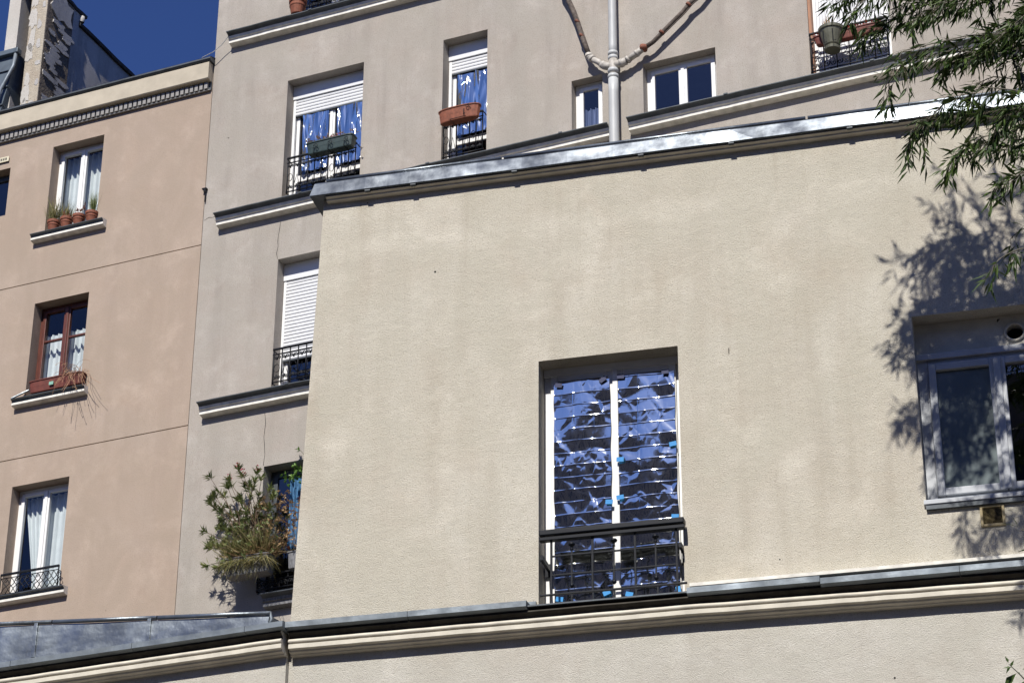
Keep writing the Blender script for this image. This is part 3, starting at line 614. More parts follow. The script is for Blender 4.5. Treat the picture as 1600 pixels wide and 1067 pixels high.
for x, z in ((4.33, 19.93), (4.27, 20.17), (5.45, 19.68), (5.83, 20.01)): arm('strap', [(x - .012, z - .012), (x + .012, z + .012)], .042, M['rust'])

# ================================================================== PEACH BUILDING
pb = GF.root('peach_building')
tag(pb, 'peach rendered building at left with white top cornice and small sunlit windows', 'building')
pops = [(-4.01, -3.145, 18.93, 20.345, .27), (-4.045, -3.15, 16.30, 17.775, .27), (-4.095, -3.185, 13.36, 14.98, .27), (-6.2, -4.73, 19.37, 20.17, .27)]
wall('wall', -10, -1.385, 0, 21.0, pops, M['peach'], pb, .012, None, 1.2, grooves=(18.12, 15.39))
fas = [(.03, 21.06), (-.105, 21.062), (-.115, 21.05), (-.115, 20.79), (-.105, 20.778), (-.055, 20.772), (.03, 20.77)]
MB().sweep(fas, wob(-10, -1.39, .004, .15)).build('cornice_fascia', plain('beige_fascia', (.45, .40, .315), .85, 0, .12, 3, .2, .3), pb)
MB().sweep([(.4, 21.13), (-.13, 21.125), (-.145, 21.112), (-.145, 21.09), (-.12, 21.066), (.03, 21.0635)], [(-10, 0, 0), (-1.36, 0, 0)]).build('gutter_edge', M['drip'], pb)
MB().quad([(-10, -.13, 21.128), (-1.36, -.13, 21.128), (-1.36, 1.2, 21.6), (-10, 1.2, 21.6)]).build('roof', M['zinc'], pb)
MB().box(-10, -1.39, -.012, .02, 20.64, 20.769).build('dentil_bed', M['drip'], pb)
dm = None
for i in range(60):
    x = -1.46 - i * .078
    if dm is None: o = MB().box(-.026, .026, -.05, -.01, 20.655, 20.752).build('dentil', M['dentil'], pb); dm = o.data
    else: o = bpy.data.objects.new('dentil', dm); COL.objects.link(o); o.parent = pb
    o.location = (x, 0, 0)
MB().box(-6, -1.40, -.03, .0, 20.632, 20.6395).build('dentil_shelf', M['dentil'], pb)
casement(pb, -4.01, -3.145, 18.93, 20.345, .2, M['pvc'], M['glass'], .045, .05, 2, curt=[(-4.02, -3.62, 18.9, 20.3, .36, 1), (-3.62, -3.2, 18.9, 20.3, .36, 2)])
casement(pb, -4.045, -3.15, 16.30, 17.775, .2, M['wood'], M['glass'], .045, .05, 2, transom=17.22, curt=[(-4.06, -3.64, 16.3, 17.40, .34, 4), (-3.62, -3.2, 16.3, 17.40, .34, 5)])
casement(pb, -4.095, -3.185, 13.36, 14.98, .2, M['pvc'], M['glass'], .05, .05, 2, curt=[(-4.05, -3.68, 13.3, 14.9, .32, 6, .6), (-3.68, -3.22, 13.3, 14.9, .32, 9, 0)])
casement(pb, -6.2, -4.73, 19.37, 20.17, .18, M['drip'], M['glass_d'])
sp = [(.1, .03), (-.09, .004), (-.115, 0), (-.115, -.010), (-.085, -.022), (-.075, -.050), (-.082, -.055), (-.082, -.085), (-.05, -.10), (.02, -.105)]
def sill(x0, x1, z):
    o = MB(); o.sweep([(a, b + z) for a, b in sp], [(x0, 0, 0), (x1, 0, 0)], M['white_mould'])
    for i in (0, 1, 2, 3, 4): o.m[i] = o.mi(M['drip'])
    o.build('window_sill', None, pb)
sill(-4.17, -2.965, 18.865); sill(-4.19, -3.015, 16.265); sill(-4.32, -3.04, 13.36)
MB().tube([(-4.18, -.11, 16.27), (-4.0, .02, 16.42)], .014, 8).build('flashing_roll', M['zinc_b'], pb)
# diamond lattice railing of the lowest window
rr = bevel(MB().box(-4.07, -3.16, -.075, -.045, 13.655, 13.682).build('railing', M['iron'], pb), .004)
bar('rail', rr, [(-4.07, -.06, 13.385), (-3.16, -.06, 13.385)], .009, M['iron']); bar('rail', rr, [(-4.07, -.06, 13.615), (-3.16, -.06, 13.615)], .006, M['iron'])
for i in range(11):
    x = -4.06 + i * .082
    bar('bar', rr, [(x, -.06, 13.39), (x + .05, -.062, 13.47), (x + .12, -.06, 13.52), (min(-3.165, x + .164), -.062, 13.61)], .0055, M['iron'], 5)
    bar('bar', rr, [(x, -.055, 13.61), (x + .05, -.057, 13.54), (x + .10, -.055, 13.48), (min(-3.165, x + .164), -.057, 13.39)], .0055, M['iron'], 5)
    if i % 2 == 0: bar('scroll', rr, spiral(x + .08, 13.575, -.06, .03, 1.2, 0), .005, M['iron'], 5)
for x in (-4.07, -3.165): bar('bar', rr, [(x, -.06, 13.37), (x, -.06, 13.67)], .009, M['iron'])
# plate on the wall at the far left
pl = GF.put('wall_plate', -4.92, -.002, 20.28); tag(pl, 'small cream enamel plate on the peach wall at the left photo edge', 'sign')
bevel(MB().box(-.16, .155, -.012, 0, 0, .085).build('plate', plain('cream_enamel', (.62, .57, .42), .4), pl), .003)
for i in range(7):
    x = .125 - i * .04; MB().box(x - .028, x - .018, -.0135, -.012, .02, .065).build('letter', M['iron'], pl); MB().box(x - .01, x - .002, -.0135, -.012, .02, .065).build('letter', M['iron'], pl); MB().box(x - .018, x - .010, -.0135, -.012, .038, .048).build('letter', M['iron'], pl)
# cable from the peach roof edge to the grey wall
cbk = MB().tube([GF.w(-1.5, -.14, 21.13), GF.w(-1.32, -.13, 21.19), GF.w(-1.2, -.12, 21.28), GF.w(-1.085, -.14, 21.38)], .006, 5).build('cable', M['pipe'])
tag(cbk, 'thin wire strung from the peach roof edge to the grey wall', 'cable')

# ================================================================== CHIMNEYS AND PARTY WALL above the peach roof
rs = GF.root('rubble_chimney'); tag(rs, 'rubble stone chimney stack with patches of fallen plaster above the peach roof', 'chimney')
MB().box(-5.83, -5.515, 1.52, 2.22, 20.5, 24.62).build('stack', M['rubble'], rs); MB().box(-5.828, -5.517, 1.5, 1.519, 20.5, 24.618).build('render_coat', M['plaster_w'], rs)
rnd = random.Random(5)
def patch(par, o, ax, az, c, w, h, seed, lean=0.0, proud=.016, mt='plaster'):
    """irregular plaster patch on a plane: o origin, ax horizontal axis, az vertical axis"""
    r = random.Random(seed); n = 18; nrm = ax.cross(az).normalized(); pts = []
    for i in range(n):
        a = 2 * math.pi * i / n; k = 1 + r.uniform(-.24, .24)
        ca, sa = math.cos(a), math.sin(a); k2 = 1 / max(abs(ca), abs(sa)) ** .6
        pts.append((c[0] + w / 2 * ca * k * k2 + lean * sa, c[1] + h / 2 * sa * k * k2))
    mb = MB(); f = [o + ax * x + az * z + nrm * proud for x, z in pts]; b = [o + ax * x * 1.0 + az * z for x, z in pts]
    mb.quad(f)
    for i in range(n): mb.quad([b[i], b[(i + 1) % n], f[(i + 1) % n], f[i]])
    return mb.build('plaster_patch', M[mt], par, recalc=True)
X_, Y_, Z_ = Vector((1, 0, 0)), Vector((0, 1, 0)), Vector((0, 0, 1))
for i in range(26):      # side face, looking along +x: axes y and z
    cy = rnd.uniform(.16, .56); cz = 22.0 + i * .082
    patch(rs, Vector((-5.515, 1.52, 0)), Y_, Z_, (cy, cz), rnd.uniform(.18, .42), rnd.uniform(.07, .12), i, .0, .010 + .0004 * i, 'party')
patch(rs, Vector((-5.515, 1.52, 0)), Y_, Z_, (.36, 24.36), .62, .42, 91, 0, .025, 'party')
for i in range(8):      # front face (street side)
    patch(rs, Vector((-5.83, 1.5, 0)), X_, Z_, (rnd.uniform(.06, .12), 22.2 + i * .36 + rnd.uniform(-.1, .1)), rnd.uniform(.10, .16), rnd.uniform(.2, .5), 40 + i, 0, .006)
    patch(rs, Vector((-5.83, 1.5, 0)), X_, Z_, (rnd.uniform(.2, .27), 22.4 + i * .37), rnd.uniform(.05, .1), rnd.uniform(.06, .2), 70 + i, 0, .005, 'party')
pw = GF.root('party_wall'); tag(pw, 'streaked grey party wall with dark sloping coping behind the rubble chimney', 'wall')
MB().box(-5.95, -5.55, 2.405, 9, 20.5, 24.40).build('wall', M['party'], pw)
cpm = plain('lichen_coping', (.05, .045, .04), .95, 0, .6, 14, .8)
mb = MB(); pr = [(-6.0, -.02), (-5.50, -.02), (-5.49, .03), (-5.75, .10), (-6.0, .05)]
def cope(y0, z0, y1, z1, n=12):
    mb = MB(); 
    for i in range(n + 1):
        t = i / n; mb.v += [(x + .012 * noise.noise((t * 9, x, 1)), y0 + (y1 - y0) * t, z0 + (z1 - z0) * t + z + .025 * noise.noise((t * 11, x * 3, 4))) for x, z in pr]
    for i in range(n):
        for j in range(5): a = i * 5 + j; b = i * 5 + (j + 1) % 5; mb.f.append((a, b, b + 5, a + 5)); mb.m.append(0)
    mb.f.append((0, 1, 2, 3, 4)); mb.m.append(0); mb.f.append(tuple(n * 5 + j for j in range(5))); mb.m.append(0); return mb
cope(2.41, 24.42, 9.05, 24.40, 30).build('coping', cpm, pw, recalc=True)
MB().lathe([(.0, .12), (.05, .11), (.06, .05), (.05, 0)], (-5.53, 2.46, 24.49), 10).build('coping_cap', M['plaster'], pw, smooth=True)
us_ = GF.root('rendered_chimney'); tag(us_, 'wide grey rendered chimney stack with dark cap behind the rubble chimney', 'chimney')
MB().box(-5.9, -5.53, 2.222, 2.402, 20.5, 24.62).build('stack', M['party'], us_)
cope(1.4, 24.64, 2.56, 24.64, 8).build('cap', cpm, us_, recalc=True)
wt = GF.root('white_chimney'); tag(wt, 'broad smooth white rendered chimney stack at the top left corner', 'chimney')
MB().box(-6.22, -6.0, 1.45, 2.3, 20.5, 26.5).build('stack', M['plaster'], wt); MB().box(-5.998, -5.835, 1.75, 2.2, 20.5, 26.5).build('flue_wall', M['rubble'], wt)
ms = GF.root('mansard_roof'); tag(ms, 'blue grey zinc mansard roof slope with ridge roll below the white chimney', 'roof')
MB().quad([(-8, 1.25, 21.6), (-6.12, 1.25, 21.6), (-5.93, 1.42, 23.36), (-8, 1.42, 23.36)]).build('slope', M['slate'], ms)
MB().quad([(-6.12, 1.25, 21.6), (-5.9, 2.2, 21.6), (-5.86, 2.2, 23.3), (-5.93, 1.42, 23.36)]).build('slope', M['slate'], ms)
MB().tube([(-6.14, 1.22, 21.5), (-6.07, 1.27, 22.6), (-5.95, 1.38, 23.1), (-5.93, 1.38, 23.33)], .03, 8).build('hip_roll', M['zinc'], ms, smooth=True)
bevel(MB().box(-8, -5.88, 1.34, 1.46, 23.33, 23.42).build('ridge', M['slate'], ms), .01)
for z in (22.0, 22.35, 22.7, 23.03): MB().box(-8, -6.1 + (z - 21.6) * .1, 1.225 + (z - 21.6) * .096, 1.30 + (z - 21.6) * .096, z, z + .02).build('batten', M['slate'], ms)

# ================================================================== POTS AND PLANTERS
def flower_pot(u, d, z, label, r=.088, h=.165, mt='terra', group=None, plant=None):
    root = GF.put('flower_pot', u, d, z); tag(root, label, 'flower pot', group)
    MB().lathe([(0, 0), (r * .68, 0), (r * .74, .01), (r * .93, h * .48), (r * .98, h * .5), (r * 1.0, h * .56), (r * .94, h * .6), (r * .95, h * .74), (r * 1.06, h * .76), (r * 1.08, h), (r * .96, h), (r * .93, h * .8), (0, h * .78)], (0, 0, 0), 20).build('pot', M[mt], root, smooth=False)
    MB().lathe([(0, h * .9), (r * .95, h * .88)], (0, 0, 0), 14).build('soil', M['soil'], root)
    if plant: plant(root, h * .86)
    return root
def blades(par, z0, n, L, spread, mt, seed, rx=.05, ry=.05, w=.009, name='foliage', up=1.0, cx=0, cy=0, droop=.5):
    r = random.Random(seed); mb = MB()
    for i in range(n):
        a = r.uniform(0, 6.283); b = Vector((cx + r.uniform(-rx, rx), cy + r.uniform(-ry, ry), z0))
        d = Vector((math.cos(a) * spread * r.random(), math.sin(a) * spread * r.random(), up)); mb.leaf(b, d, Vector((math.cos(a), math.sin(a), .4)), L * r.uniform(.5, 1), w, None, droop * r.random())
    return mb.build(name, M[mt], par)
def sprig(mb, st, base, d, n, L, lw, rnd, droop=.1, stemr=.003, spread=.9):
    """stem with leaves in whorls at its end"""
    tip = base + d; st.tube([base, base + d * .5 + Vector((0, 0, .01)), tip], [stemr, stemr * .8, stemr * .5], 4)
    dn = d.normalized()
    for i in range(n):
        a = rnd.uniform(0, 6.283); o = dn.orthogonal(); o.rotate(Matrix.Rotation(a, 3, dn)); t = rnd.uniform(.72, 1)
        mb.leaf(base + d * t, dn * rnd.uniform(.5, 1.1) + o * spread * rnd.uniform(.3, 1), dn, L * rnd.uniform(.6, 1.05), lw, None, droop)
def p_a(root, h): blades(root, h, 130, .40, 1.2, 'grass', 1, .06, .05, .010, droop=.9); blades(root, h, 26, .30, 2.2, 'grass', 2, .05, .05, .007, droop=1.3, cx=-.02)
def p_b(root, h): blades(root, h, 90, .33, .9, 'grass', 3, .06, .05, .008, droop=.5); blades(root, h, 22, .16, .6, 'rleaf', 4, .06, .05, .016)
def p_c(root, h):
    mb, st = MB(), MB(); r = random.Random(8)
    for i in range(8): sprig(mb, st, Vector((r.uniform(-.04, .04), r.uniform(-.03, .03), h)), Vector((r.uniform(-.09, .09), r.uniform(-.06, .06), r.uniform(.08, .24))), 7, .045, .018, r)
    mb.build('foliage', M['rleaf'], root); st.build('stem', M['bark'], root)
def p_d(root, h):
    blades(root, h, 110, .42, .4, 'oleaf', 6, .03, .03, .007, droop=.1, cx=.02); mb, st = MB(), MB(); r = random.Random(12)
    for i in range(9): sprig(mb, st, Vector((r.uniform(-.05, .05), r.uniform(-.03, .03), h)), Vector((r.uniform(-.17, .12), r.uniform(-.06, .06), r.uniform(.1, .26))), 8, .035, .009, r)
    mb.build('foliage', M['oleaf'], root); st.build('stem', M['bark'], root)
flower_pot(-3.85, -.01, 18.885, 'leftmost terracotta pot on the peach window sill, with arching grassy leaves', plant=p_a)
flower_pot(-3.635, -.01, 18.885, 'terracotta pot with red tipped blades, second from left on the sill', plant=p_b)
flower_pot(-3.43, -.01, 18.885, 'terracotta pot with small dark red leaves, third from left on the sill', plant=p_c)
flower_pot(-3.215, -.01, 18.885, 'rightmost terracotta pot on the peach window sill, with feathery green plant', plant=p_d)
def trough(fac, u, d, z, w, h, dep, mt, label, rim=.016, flare=.02, name='window_box', cat='planter', ends=0):
    root = fac.put(name, u, d, z); tag(root, label, cat)
    mb = MB(); a, b = w / 2 - flare, w / 2
    n = 18
    def loop(hw, hd, zz):
        out = []
        for i in range(n):
            t = 2 * math.pi * i / n; c, s = math.cos(t), math.sin(t); e = .28 if not ends else .75
            out.append((hw * math.copysign(abs(c) ** e, c), hd * math.copysign(abs(s) ** e, s), zz))
        return out
    loops = [loop(a * .97, dep / 2 - flare, 0), loop(a, dep / 2 - flare * .8, .012), loop(a + flare * .4, dep / 2 - flare * .4, h * .45), loop(a + flare * .5, dep / 2 - flare * .3, h * .50), loop(b, dep / 2, h - rim), loop(b + .01, dep / 2 + .01, h - rim + .002), loop(b + .01, dep / 2 + .01, h), loop(b - .008, dep / 2 - .008, h), loop(b - .012, dep / 2 - .012, h - .03)]
    for lp in loops: mb.v += lp
    for i in range(len(loops) - 1):
        for j in range(n): p_ = i * n + j; q = i * n + (j + 1) % n; mb.f.append((p_, q, q + n, p_ + n)); mb.m.append(0)
    mb.f.append(tuple(range(n))[::-1]); mb.m.append(0); e = (len(loops) - 1) * n
    mb.build('box', M[mt], root)
    MB().quad([(x, y, h - .028) for x, y, z_ in loop(b - .012, dep / 2 - .012, 0)]).build('soil', M['soil'], root)
    return root
# green planter with dry flowers, hooked on the railing
gp = trough(GF, .70, -.20, 18.99, .70, .17, .17, 'green_pl', 'dark green plastic window box with dried flowers hooked on the scroll railing')
mb, st = MB(), MB(); r = random.Random(3)
for c, k in ((-.31, 16), (-.17, 14), (.02, 10), (.14, 10), (.33, 5)):
    for i in range(k): sprig(mb, st, Vector((c + r.uniform(-.04, .04), r.uniform(-.05, .03), .15)), Vector((r.uniform(-.05, .05), r.uniform(-.05, .02), r.uniform(.03, .12))), 6, .035, .016, r, stemr=.002)
mb.build('dried_flowers', M['dry'], gp); st.build('stem', M['bark'], gp)
mb = MB(); [mb.leaf(Vector((.08 + r.uniform(-.06, .07), r.uniform(-.05, .03), .17 + r.uniform(0, .06))), Vector((r.uniform(-1, 1), r.uniform(-1, 0), r.uniform(0, 1))), Y_, .03, .02) for i in range(26)]; mb.build('dried_flowers', M['pink'], gp)
for x in (-.22, .0, .24):
    bar('holder', gp, [(x, .11, .10), (x, -.10, .07), (x, -.105, -.01), (x, .09, -.015)], .005, M['iron'], 5)
    bar('holder', gp, [(x + p_[0], -.112, .08 + p_[2]) for p_ in spiral(.04, 0, 0, .035, 1.2, math.pi, -1)], .005, M['iron'], 5)
tp = trough(GF, 2.60, -.18, 19.01, .60, .19, .17, 'terra', 'long terracotta planter with rounded end hooked on the narrow window railing', ends=1)
blades(tp, .17, 24, .07, .6, 'dry', 31, .25, .04, .006)
bar('holder', tp, [(.10, .10, .12), (.10, -.09, .12), (.10, -.095, .02)], .005, M['iron'], 5); bar('holder', tp, [(-.10, .10, .0), (-.10, -.09, .0), (.12, -.095, .0), (.12, -.095, .05)], .005, M['iron'], 5)
bar('holder', tp, [(.16 + p_[0], -.10, .14 + p_[2]) for p_ in spiral(0, 0, 0, .035, 1.2, 0, 1)], .005, M['iron'], 5)
# red-brown window box with a withered vine on the second peach sill
rb = trough(GF, -3.49, -.03, 16.30, .86, .175, .17, 'brick', 'red brown window box with withered vine on the peach building sill')
bevel(MB().box(-.08, -.01, -.098, -.092, .05, .10).build('sticker', plain('green_sticker', (.22, .42, .33), .5), rb), .001)
mb = MB(); r = random.Random(77); dl = MB()
for i in range(46):
    x0 = r.uniform(.06, .40); q = Vector((x0, r.uniform(-.05, .04), .16)); pts = [q.copy()]; v = Vector((r.uniform(-.03, .04), r.uniform(-.04, .0), r.uniform(.02, .07)))
    for k in range(r.choice((4, 5, 6, 7, 9))):
        q = q + v; v += Vector((r.uniform(-.02, .022), r.uniform(-.012, .006), -.028 + r.uniform(-.012, .012))); v.z = max(v.z, -.065)
        if q.y > -.1 and q.z < .14: q.y = -.12
        pts.append(q.copy())
        if r.random() < .12: dl.leaf(q, Vector((r.uniform(-1, 1), -.5, -1)), Y_, .03, .015)
    mb.tube(pts, .0022, 4)
mb.build('dry_vine', plain('straw_stem', (.34, .20, .12), .9, 0, .4), rb); dl.build('dead_leaf', M['dry'], rb)
# pot in the top window
tpot = flower_pot(.0, -.10, 21.47, 'orange red terracotta pot on the topmost ledge at the photo top edge', .12, .26, 'terra', None, lambda root, h: blades(root, h, 30, .3, .7, 'oleaf', 9, .06, .06, .02))
# window E: round pot, red flower box
ep = GF.put('hanging_pot', 7.72, -.20, 18.74); tag(ep, 'round dark olive pot with dry plant hung on the railing of the rightmost upper window', 'flower pot')
MB().lathe([(0, 0), (.10, 0), (.105, .03), (.085, .05), (.10, .07), (.135, .20), (.15, .27), (.165, .275), (.168, .31), (.15, .312), (.14, .28), (0, .275)], (0, 0, 0), 20).build('pot', plain('olive_pot', (.10, .10, .07), .5, 0, .2), ep, smooth=False)
blades(ep, .29, 40, .28, .35, 'dry', 14, .07, .05, .012, cx=-.04)
for x in (-.07, .05): bar('holder', ep, [(x, .14, .38), (x, -.15, .22), (x, -.14, .05), (x + .04, -.14, .05)], .005, M['iron'], 5)
eb = trough(GF, 7.92, -.13, 18.90, .88, .12, .13, 'brick', 'dark red flower box on the railing of the rightmost upper window')
mb, st = MB(), MB(); r = random.Random(9)
for i in range(40): sprig(mb, st, Vector((r.uniform(-.4, .4), r.uniform(-.04, .03), .10)), Vector((r.uniform(-.04, .04), r.uniform(-.05, .02), r.uniform(.02, .09))), 6, .035, .02, r)
mb.build('flowers', M['redfl'], eb); st.build('stem', M['stem'], eb)

# oleander and grass in the grey planter under window D
op = trough(GF, -.14, -.30, 12.95, .62, .24, .22, 'grey_pl', 'weathered grey planter with pink oleander and tufted grass at the lower grey window', flare=.012)
r = random.Random(21); leaves = MB(); st = MB(); pk = MB()
tips = [(-.24, 1.50), (.06, 1.42), (-.55, 1.38), (-.62, 1.20), (-.52, 1.02), (-.40, 1.40), (-.10, 1.36), (-.30, 1.22), (-.45, 1.10), (.0, 1.20), (.17, 1.28), (-.15, 1.08), (.12, 1.02), (-.62, .66), (-.60, .52), (-.44, .72), (-.33, .90), (-.2, .86), (.22, .92), (.3, 1.10), (-.05, .95), (-.5, .40), (-.58, .60), (.05, .78), (.35, .75), (-.28, .62), (.16, .6)]
tips += [(a_ + r.uniform(-.1, .12), b_ - r.uniform(.08, .3)) for a_, b_ in tips[:22]]
for i, (tx, tz) in enumerate(tips):
    b = Vector((r.uniform(-.18, .2), r.uniform(-.05, .05), .2)); t = Vector((tx, r.uniform(-.22, .12), tz)); mid = b.lerp(t, .55) + Vector((.06 * (1 if tx < 0 else -1), 0, .05))
    st.tube([b, mid, t], [.0075, .0055, .003], 5)
    for (bs, fr_) in ((t, 1.0), (mid.lerp(t, .55), .7)) if i % 2 == 0 else ((t, 1.0),):
        dn = (t - mid).normalized()
        for k in range(int(24 * fr_)):
            o = dn.orthogonal(); o.rotate(Matrix.Rotation(r.uniform(0, 6.28), 3, dn)); leaves.leaf(bs - dn * r.uniform(0, .07), dn * r.uniform(.5, 1.2) + o * r.uniform(.3, 1), dn, r.uniform(.07, .125), .022, None, .15)
    if i in (0, 1, 5, 6):
        for k in range(16): pk.leaf(t + Vector((r.uniform(-.035, .035), r.uniform(-.03, .03), r.uniform(0, .07))), Vector((r.uniform(-1, 1), r.uniform(-1, 1), r.uniform(-.3, 1))), Z_, .028, .022)
tag(leaves.build('foliage', M['oleaf'], op), kind='stuff'); st.build('stem', M['bark'], op); pk.build('flowers', M['pink'], op)
g1 = blades(op, .22, 1100, .38, 2.4, 'grass', 41, .29, .09, .008, 'grass_tuft', 1.0, droop=1.5)
mb, st = MB(), MB()
for i in range(210): sprig(mb, st, Vector((r.gauss(-.05, .2), r.uniform(-.16, .1), r.uniform(.2, .75))), Vector((r.uniform(-.1, .06), r.uniform(-.08, .03), r.uniform(-.02, .12))), 7, .07, .018, r, .3, .002)
mb.build('foliage', M['oleaf'], op); st.build('stem', M['bark'], op)
blades(op, .25, 700, .22, 2.6, 'dry', 43, .26, .10, .007, 'grass_tuft', .6, cx=.05, droop=1.3); tag(g1, kind='stuff')
g2 = blades(op, .21, 620, .36, 1.3, 'grass', 42, .31, .03, .007, 'grass_tuft', -.3, cy=-.10, droop=.6); tag(g2, kind='stuff')
mb = MB(); st = MB()
for i in range(230):
    b = Vector((r.uniform(.02, .66), r.uniform(-.1, .1), r.uniform(.25, 1.0))); sprig(mb, st, b, Vector((r.uniform(-.06, .06), r.uniform(-.05, .05), r.uniform(-.02, .08))), 6, .045, .02, r, .4, .002)
tag(mb.build('dry_foliage', M['dry'], op), kind='stuff'); st.build('stem', M['bark'], op)
p2 = trough(GF, .56, -.22, 12.97, .34, .22, .18, 'grey_pl', 'small grey planter beside the oleander, against the cream wall corner', flare=.012)
mb, st = MB(), MB()
for i in range(26): sprig(mb, st, Vector((r.uniform(-.14, .14), r.uniform(-.06, .05), .2)), Vector((r.uniform(-.15, .1), r.uniform(-.08, .08), r.uniform(.1, .75))), 7, .05, .018, r, .4, .003)
mb.build('foliage', M['rleaf'], p2); st.build('stem', M['bark'], p2)
hv = GF.put('hanging_plant', .42, -.02, 14.30); tag(hv, 'bright green leafy climber hanging under the lintel above the oleander', 'plant')
mb, st = MB(), MB()
for i in range(44): sprig(mb, st, Vector((r.uniform(-.24, .2), r.uniform(-.08, .1), r.uniform(-.02, .16))), Vector((r.uniform(-.08, .05), r.uniform(-.07, .03), r.uniform(-.05, .04))), 8, .05, .026, r, .3, .002)
for i in range(9): sprig(mb, st, Vector((.06 + r.uniform(-.08, .1), -.02, .30)), Vector((r.uniform(-.1, .05), -.05, r.uniform(.02, .14))), 6, .06, .02, r, .3, .002)
mb.build('foliage', M['gleaf'], hv); st.build('stem', M['stem'], hv)

# ================================================================== BAMBOO in front of the cream wall
BR = {
'b1': [(3.75, 11.63), (3.38, 11.47), (3.02, 11.56), (2.74, 11.52), (2.59, 11.45), (2.57, 11.22)], 'b2': [(3.16, 12.21), (2.83, 12.12), (2.62, 12.06), (2.42, 12.0), (2.35, 11.88)],
'b3': [(3.6, 12.02), (3.32, 11.9), (3.04, 11.89), (2.88, 11.88), (2.8, 11.79)], 'b4': [(3.69, 11.04), (3.43, 11.06), (3.16, 11.1), (2.9, 11.17), (2.7, 11.04), (2.67, 10.87)],
'b5': [(3.72, 10.85), (3.47, 10.97), (3.25, 11.03), (3.09, 10.98)], 'b6': [(3.69, 10.57), (3.44, 10.66), (3.22, 10.73), (3.04, 10.69), (2.95, 10.58)],
'b7': [(3.72, 10.43), (3.5, 10.39), (3.35, 10.39), (3.27, 10.29)], 'b8': [(3.72, 11.34), (3.49, 11.28), (3.32, 11.33), (3.2, 11.29)], 'b9': [(3.7, 12.03), (3.49, 11.73), (3.3, 11.65), (3.11, 11.62), (2.97, 11.49)],
'b13': [(3.77, 11.79), (3.53, 11.67), (3.38, 11.58), (3.23, 11.41)], 'b14': [(3.67, 10.78), (3.54, 10.85), (3.41, 10.8), (3.31, 10.68)],
'b10': [(3.69, 10.11), (3.48, 10.11), (3.37, 10.08), (3.32, 10.02)], 'b11': [(3.71, 9.85), (3.5, 9.84), (3.32, 9.8), (3.21, 9.74), (3.17, 9.63)], 'b12': [(3.53, 7.57), (3.3, 7.67), (3.21, 7.71)]}
DENS = {'b10': .35, 'b11': .45, 'b12': .28, 'b5': .7, 'b8': .8}
bbase = CF.w(3.9, -2.4, 0); bam = empty('bamboo', bbase, CF.a); tag(bam, 'dark green leafy bamboo overhanging the cream wall from the right', 'bamboo')
r = random.Random(101); L3 = lambda u, z, dd=0.0: Vector((u - 3.9, dd, z))
LV = []; tw = MB()
def spray(q, dirv, n, L):
    """a thin twig ending in a fan of leaves"""
    tip = q + dirv; tw.tube([q, q.lerp(tip, .5) + Vector((0, 0, .006)), tip], [.0022, .0016, .001], 3, None, False)
    dn = dirv.normalized()
    for k in range(n):
        o = dn.orthogonal(); o.rotate(Matrix.Rotation(r.uniform(0, 6.283), 3, dn)); d = dn * r.uniform(.5, 1.1) + o * r.uniform(.2, .9) + Vector((-.1, 0, -.35)); d.normalize()
        nr = Vector((r.uniform(-1, 1), r.uniform(-1, 1), r.uniform(.2, 1))); LV.append((q + dirv * r.uniform(.45, 1), d, nr, L * r.uniform(.6, 1.2)))
def branch(pts, dens=1.0, L=.125, seed=0, dj=.0, spr=.09, up=-.02):
    P = []
    off = r.uniform(-.25, .25) + dj
    for i in range(len(pts) - 1):
        a, b = pts[i], pts[i + 1]
        k = max(1, int(math.hypot(b[0] - a[0], b[1] - a[1]) / .03))
        for j in range(k): t = j / k; P.append(L3(a[0] + (b[0] - a[0]) * t, a[1] + (b[1] - a[1]) * t, off))
    P.append(L3(*pts[-1], off)); n = len(P)
    tw.tube(P[::2] + [P[-1]] if n > 3 else P, [.0055 * (1 - .75 * i / (len(P[::2]) + 1)) + .001 for i in range(len(P[::2]) + 1)] if n > 3 else .003, 5, None, False)
    for i, q in enumerate(P):
        fw = (P[min(i + 1, n - 1)] - P[max(0, i - 1)]).normalized()
        c = 2.6 * dens; c = int(c) + (1 if r.random() < c - int(c) else 0)
        for _ in range(c):
            dv = fw * r.uniform(.3, 1) * spr + Vector((r.uniform(-.6, .4) * spr, r.uniform(-1, 1) * spr, r.uniform(-1.1, .5) * spr + up)); spray(q, dv, r.choice((2, 3, 3, 4)), L)
for k, v in BR.items(): branch(v, DENS.get(k, 1.0) * .9)
for v, dn_ in (('b2', 1.0), ('b2', .7), ('b3', .8), ('b9', .9), ('b13', .9), ('b1', .5), ('b4', .6), ('b6', .7), ('b14', .7), ('b7', .6)): branch([(u_ + .10 + r.uniform(-.03, .06), z_ + r.uniform(-.07, .07)) for u_, z_ in BR[v]], dn_)
nvis = len(LV)
# the rest of the plant: culms, and crowns above and right of the picture
culms = [[(3.29, 13.9), (3.3, 12.8), (3.35, 11.82), (3.43, 11.57), (3.53, 11.18), (3.66, 10.5), (3.78, 9.5), (3.9, 7), (3.9, 0)], [(2.7, 14.2), (3.2, 13.5), (3.62, 12.5), (3.85, 11), (4.0, 8), (4.05, 0)], [(3.0, 14.5), (3.6, 14), (4.0, 12.5), (4.2, 9), (4.2, 0)], [(4.1, 14.6), (4.3, 13), (4.4, 9), (4.35, 0)]]
for i, c in enumerate(culms): MB().tube([L3(u, z, (0, .12, -.1, .2)[i]) for u, z in c], [.006, .009, .012, .014, .016, .018, .02, .022, .024][:len(c)], 8).build('culm', M['culm'], bam, smooth=True)
def upper(u, z, n=5, dens=.8):
    d = r.uniform(-.35, .35); e = (u - r.uniform(.35, .55), z + r.uniform(-.12, .1)); branch([(u, z), ((u + e[0]) / 2, (z + e[1]) / 2 + .06), e], dens, .12, 0, d)
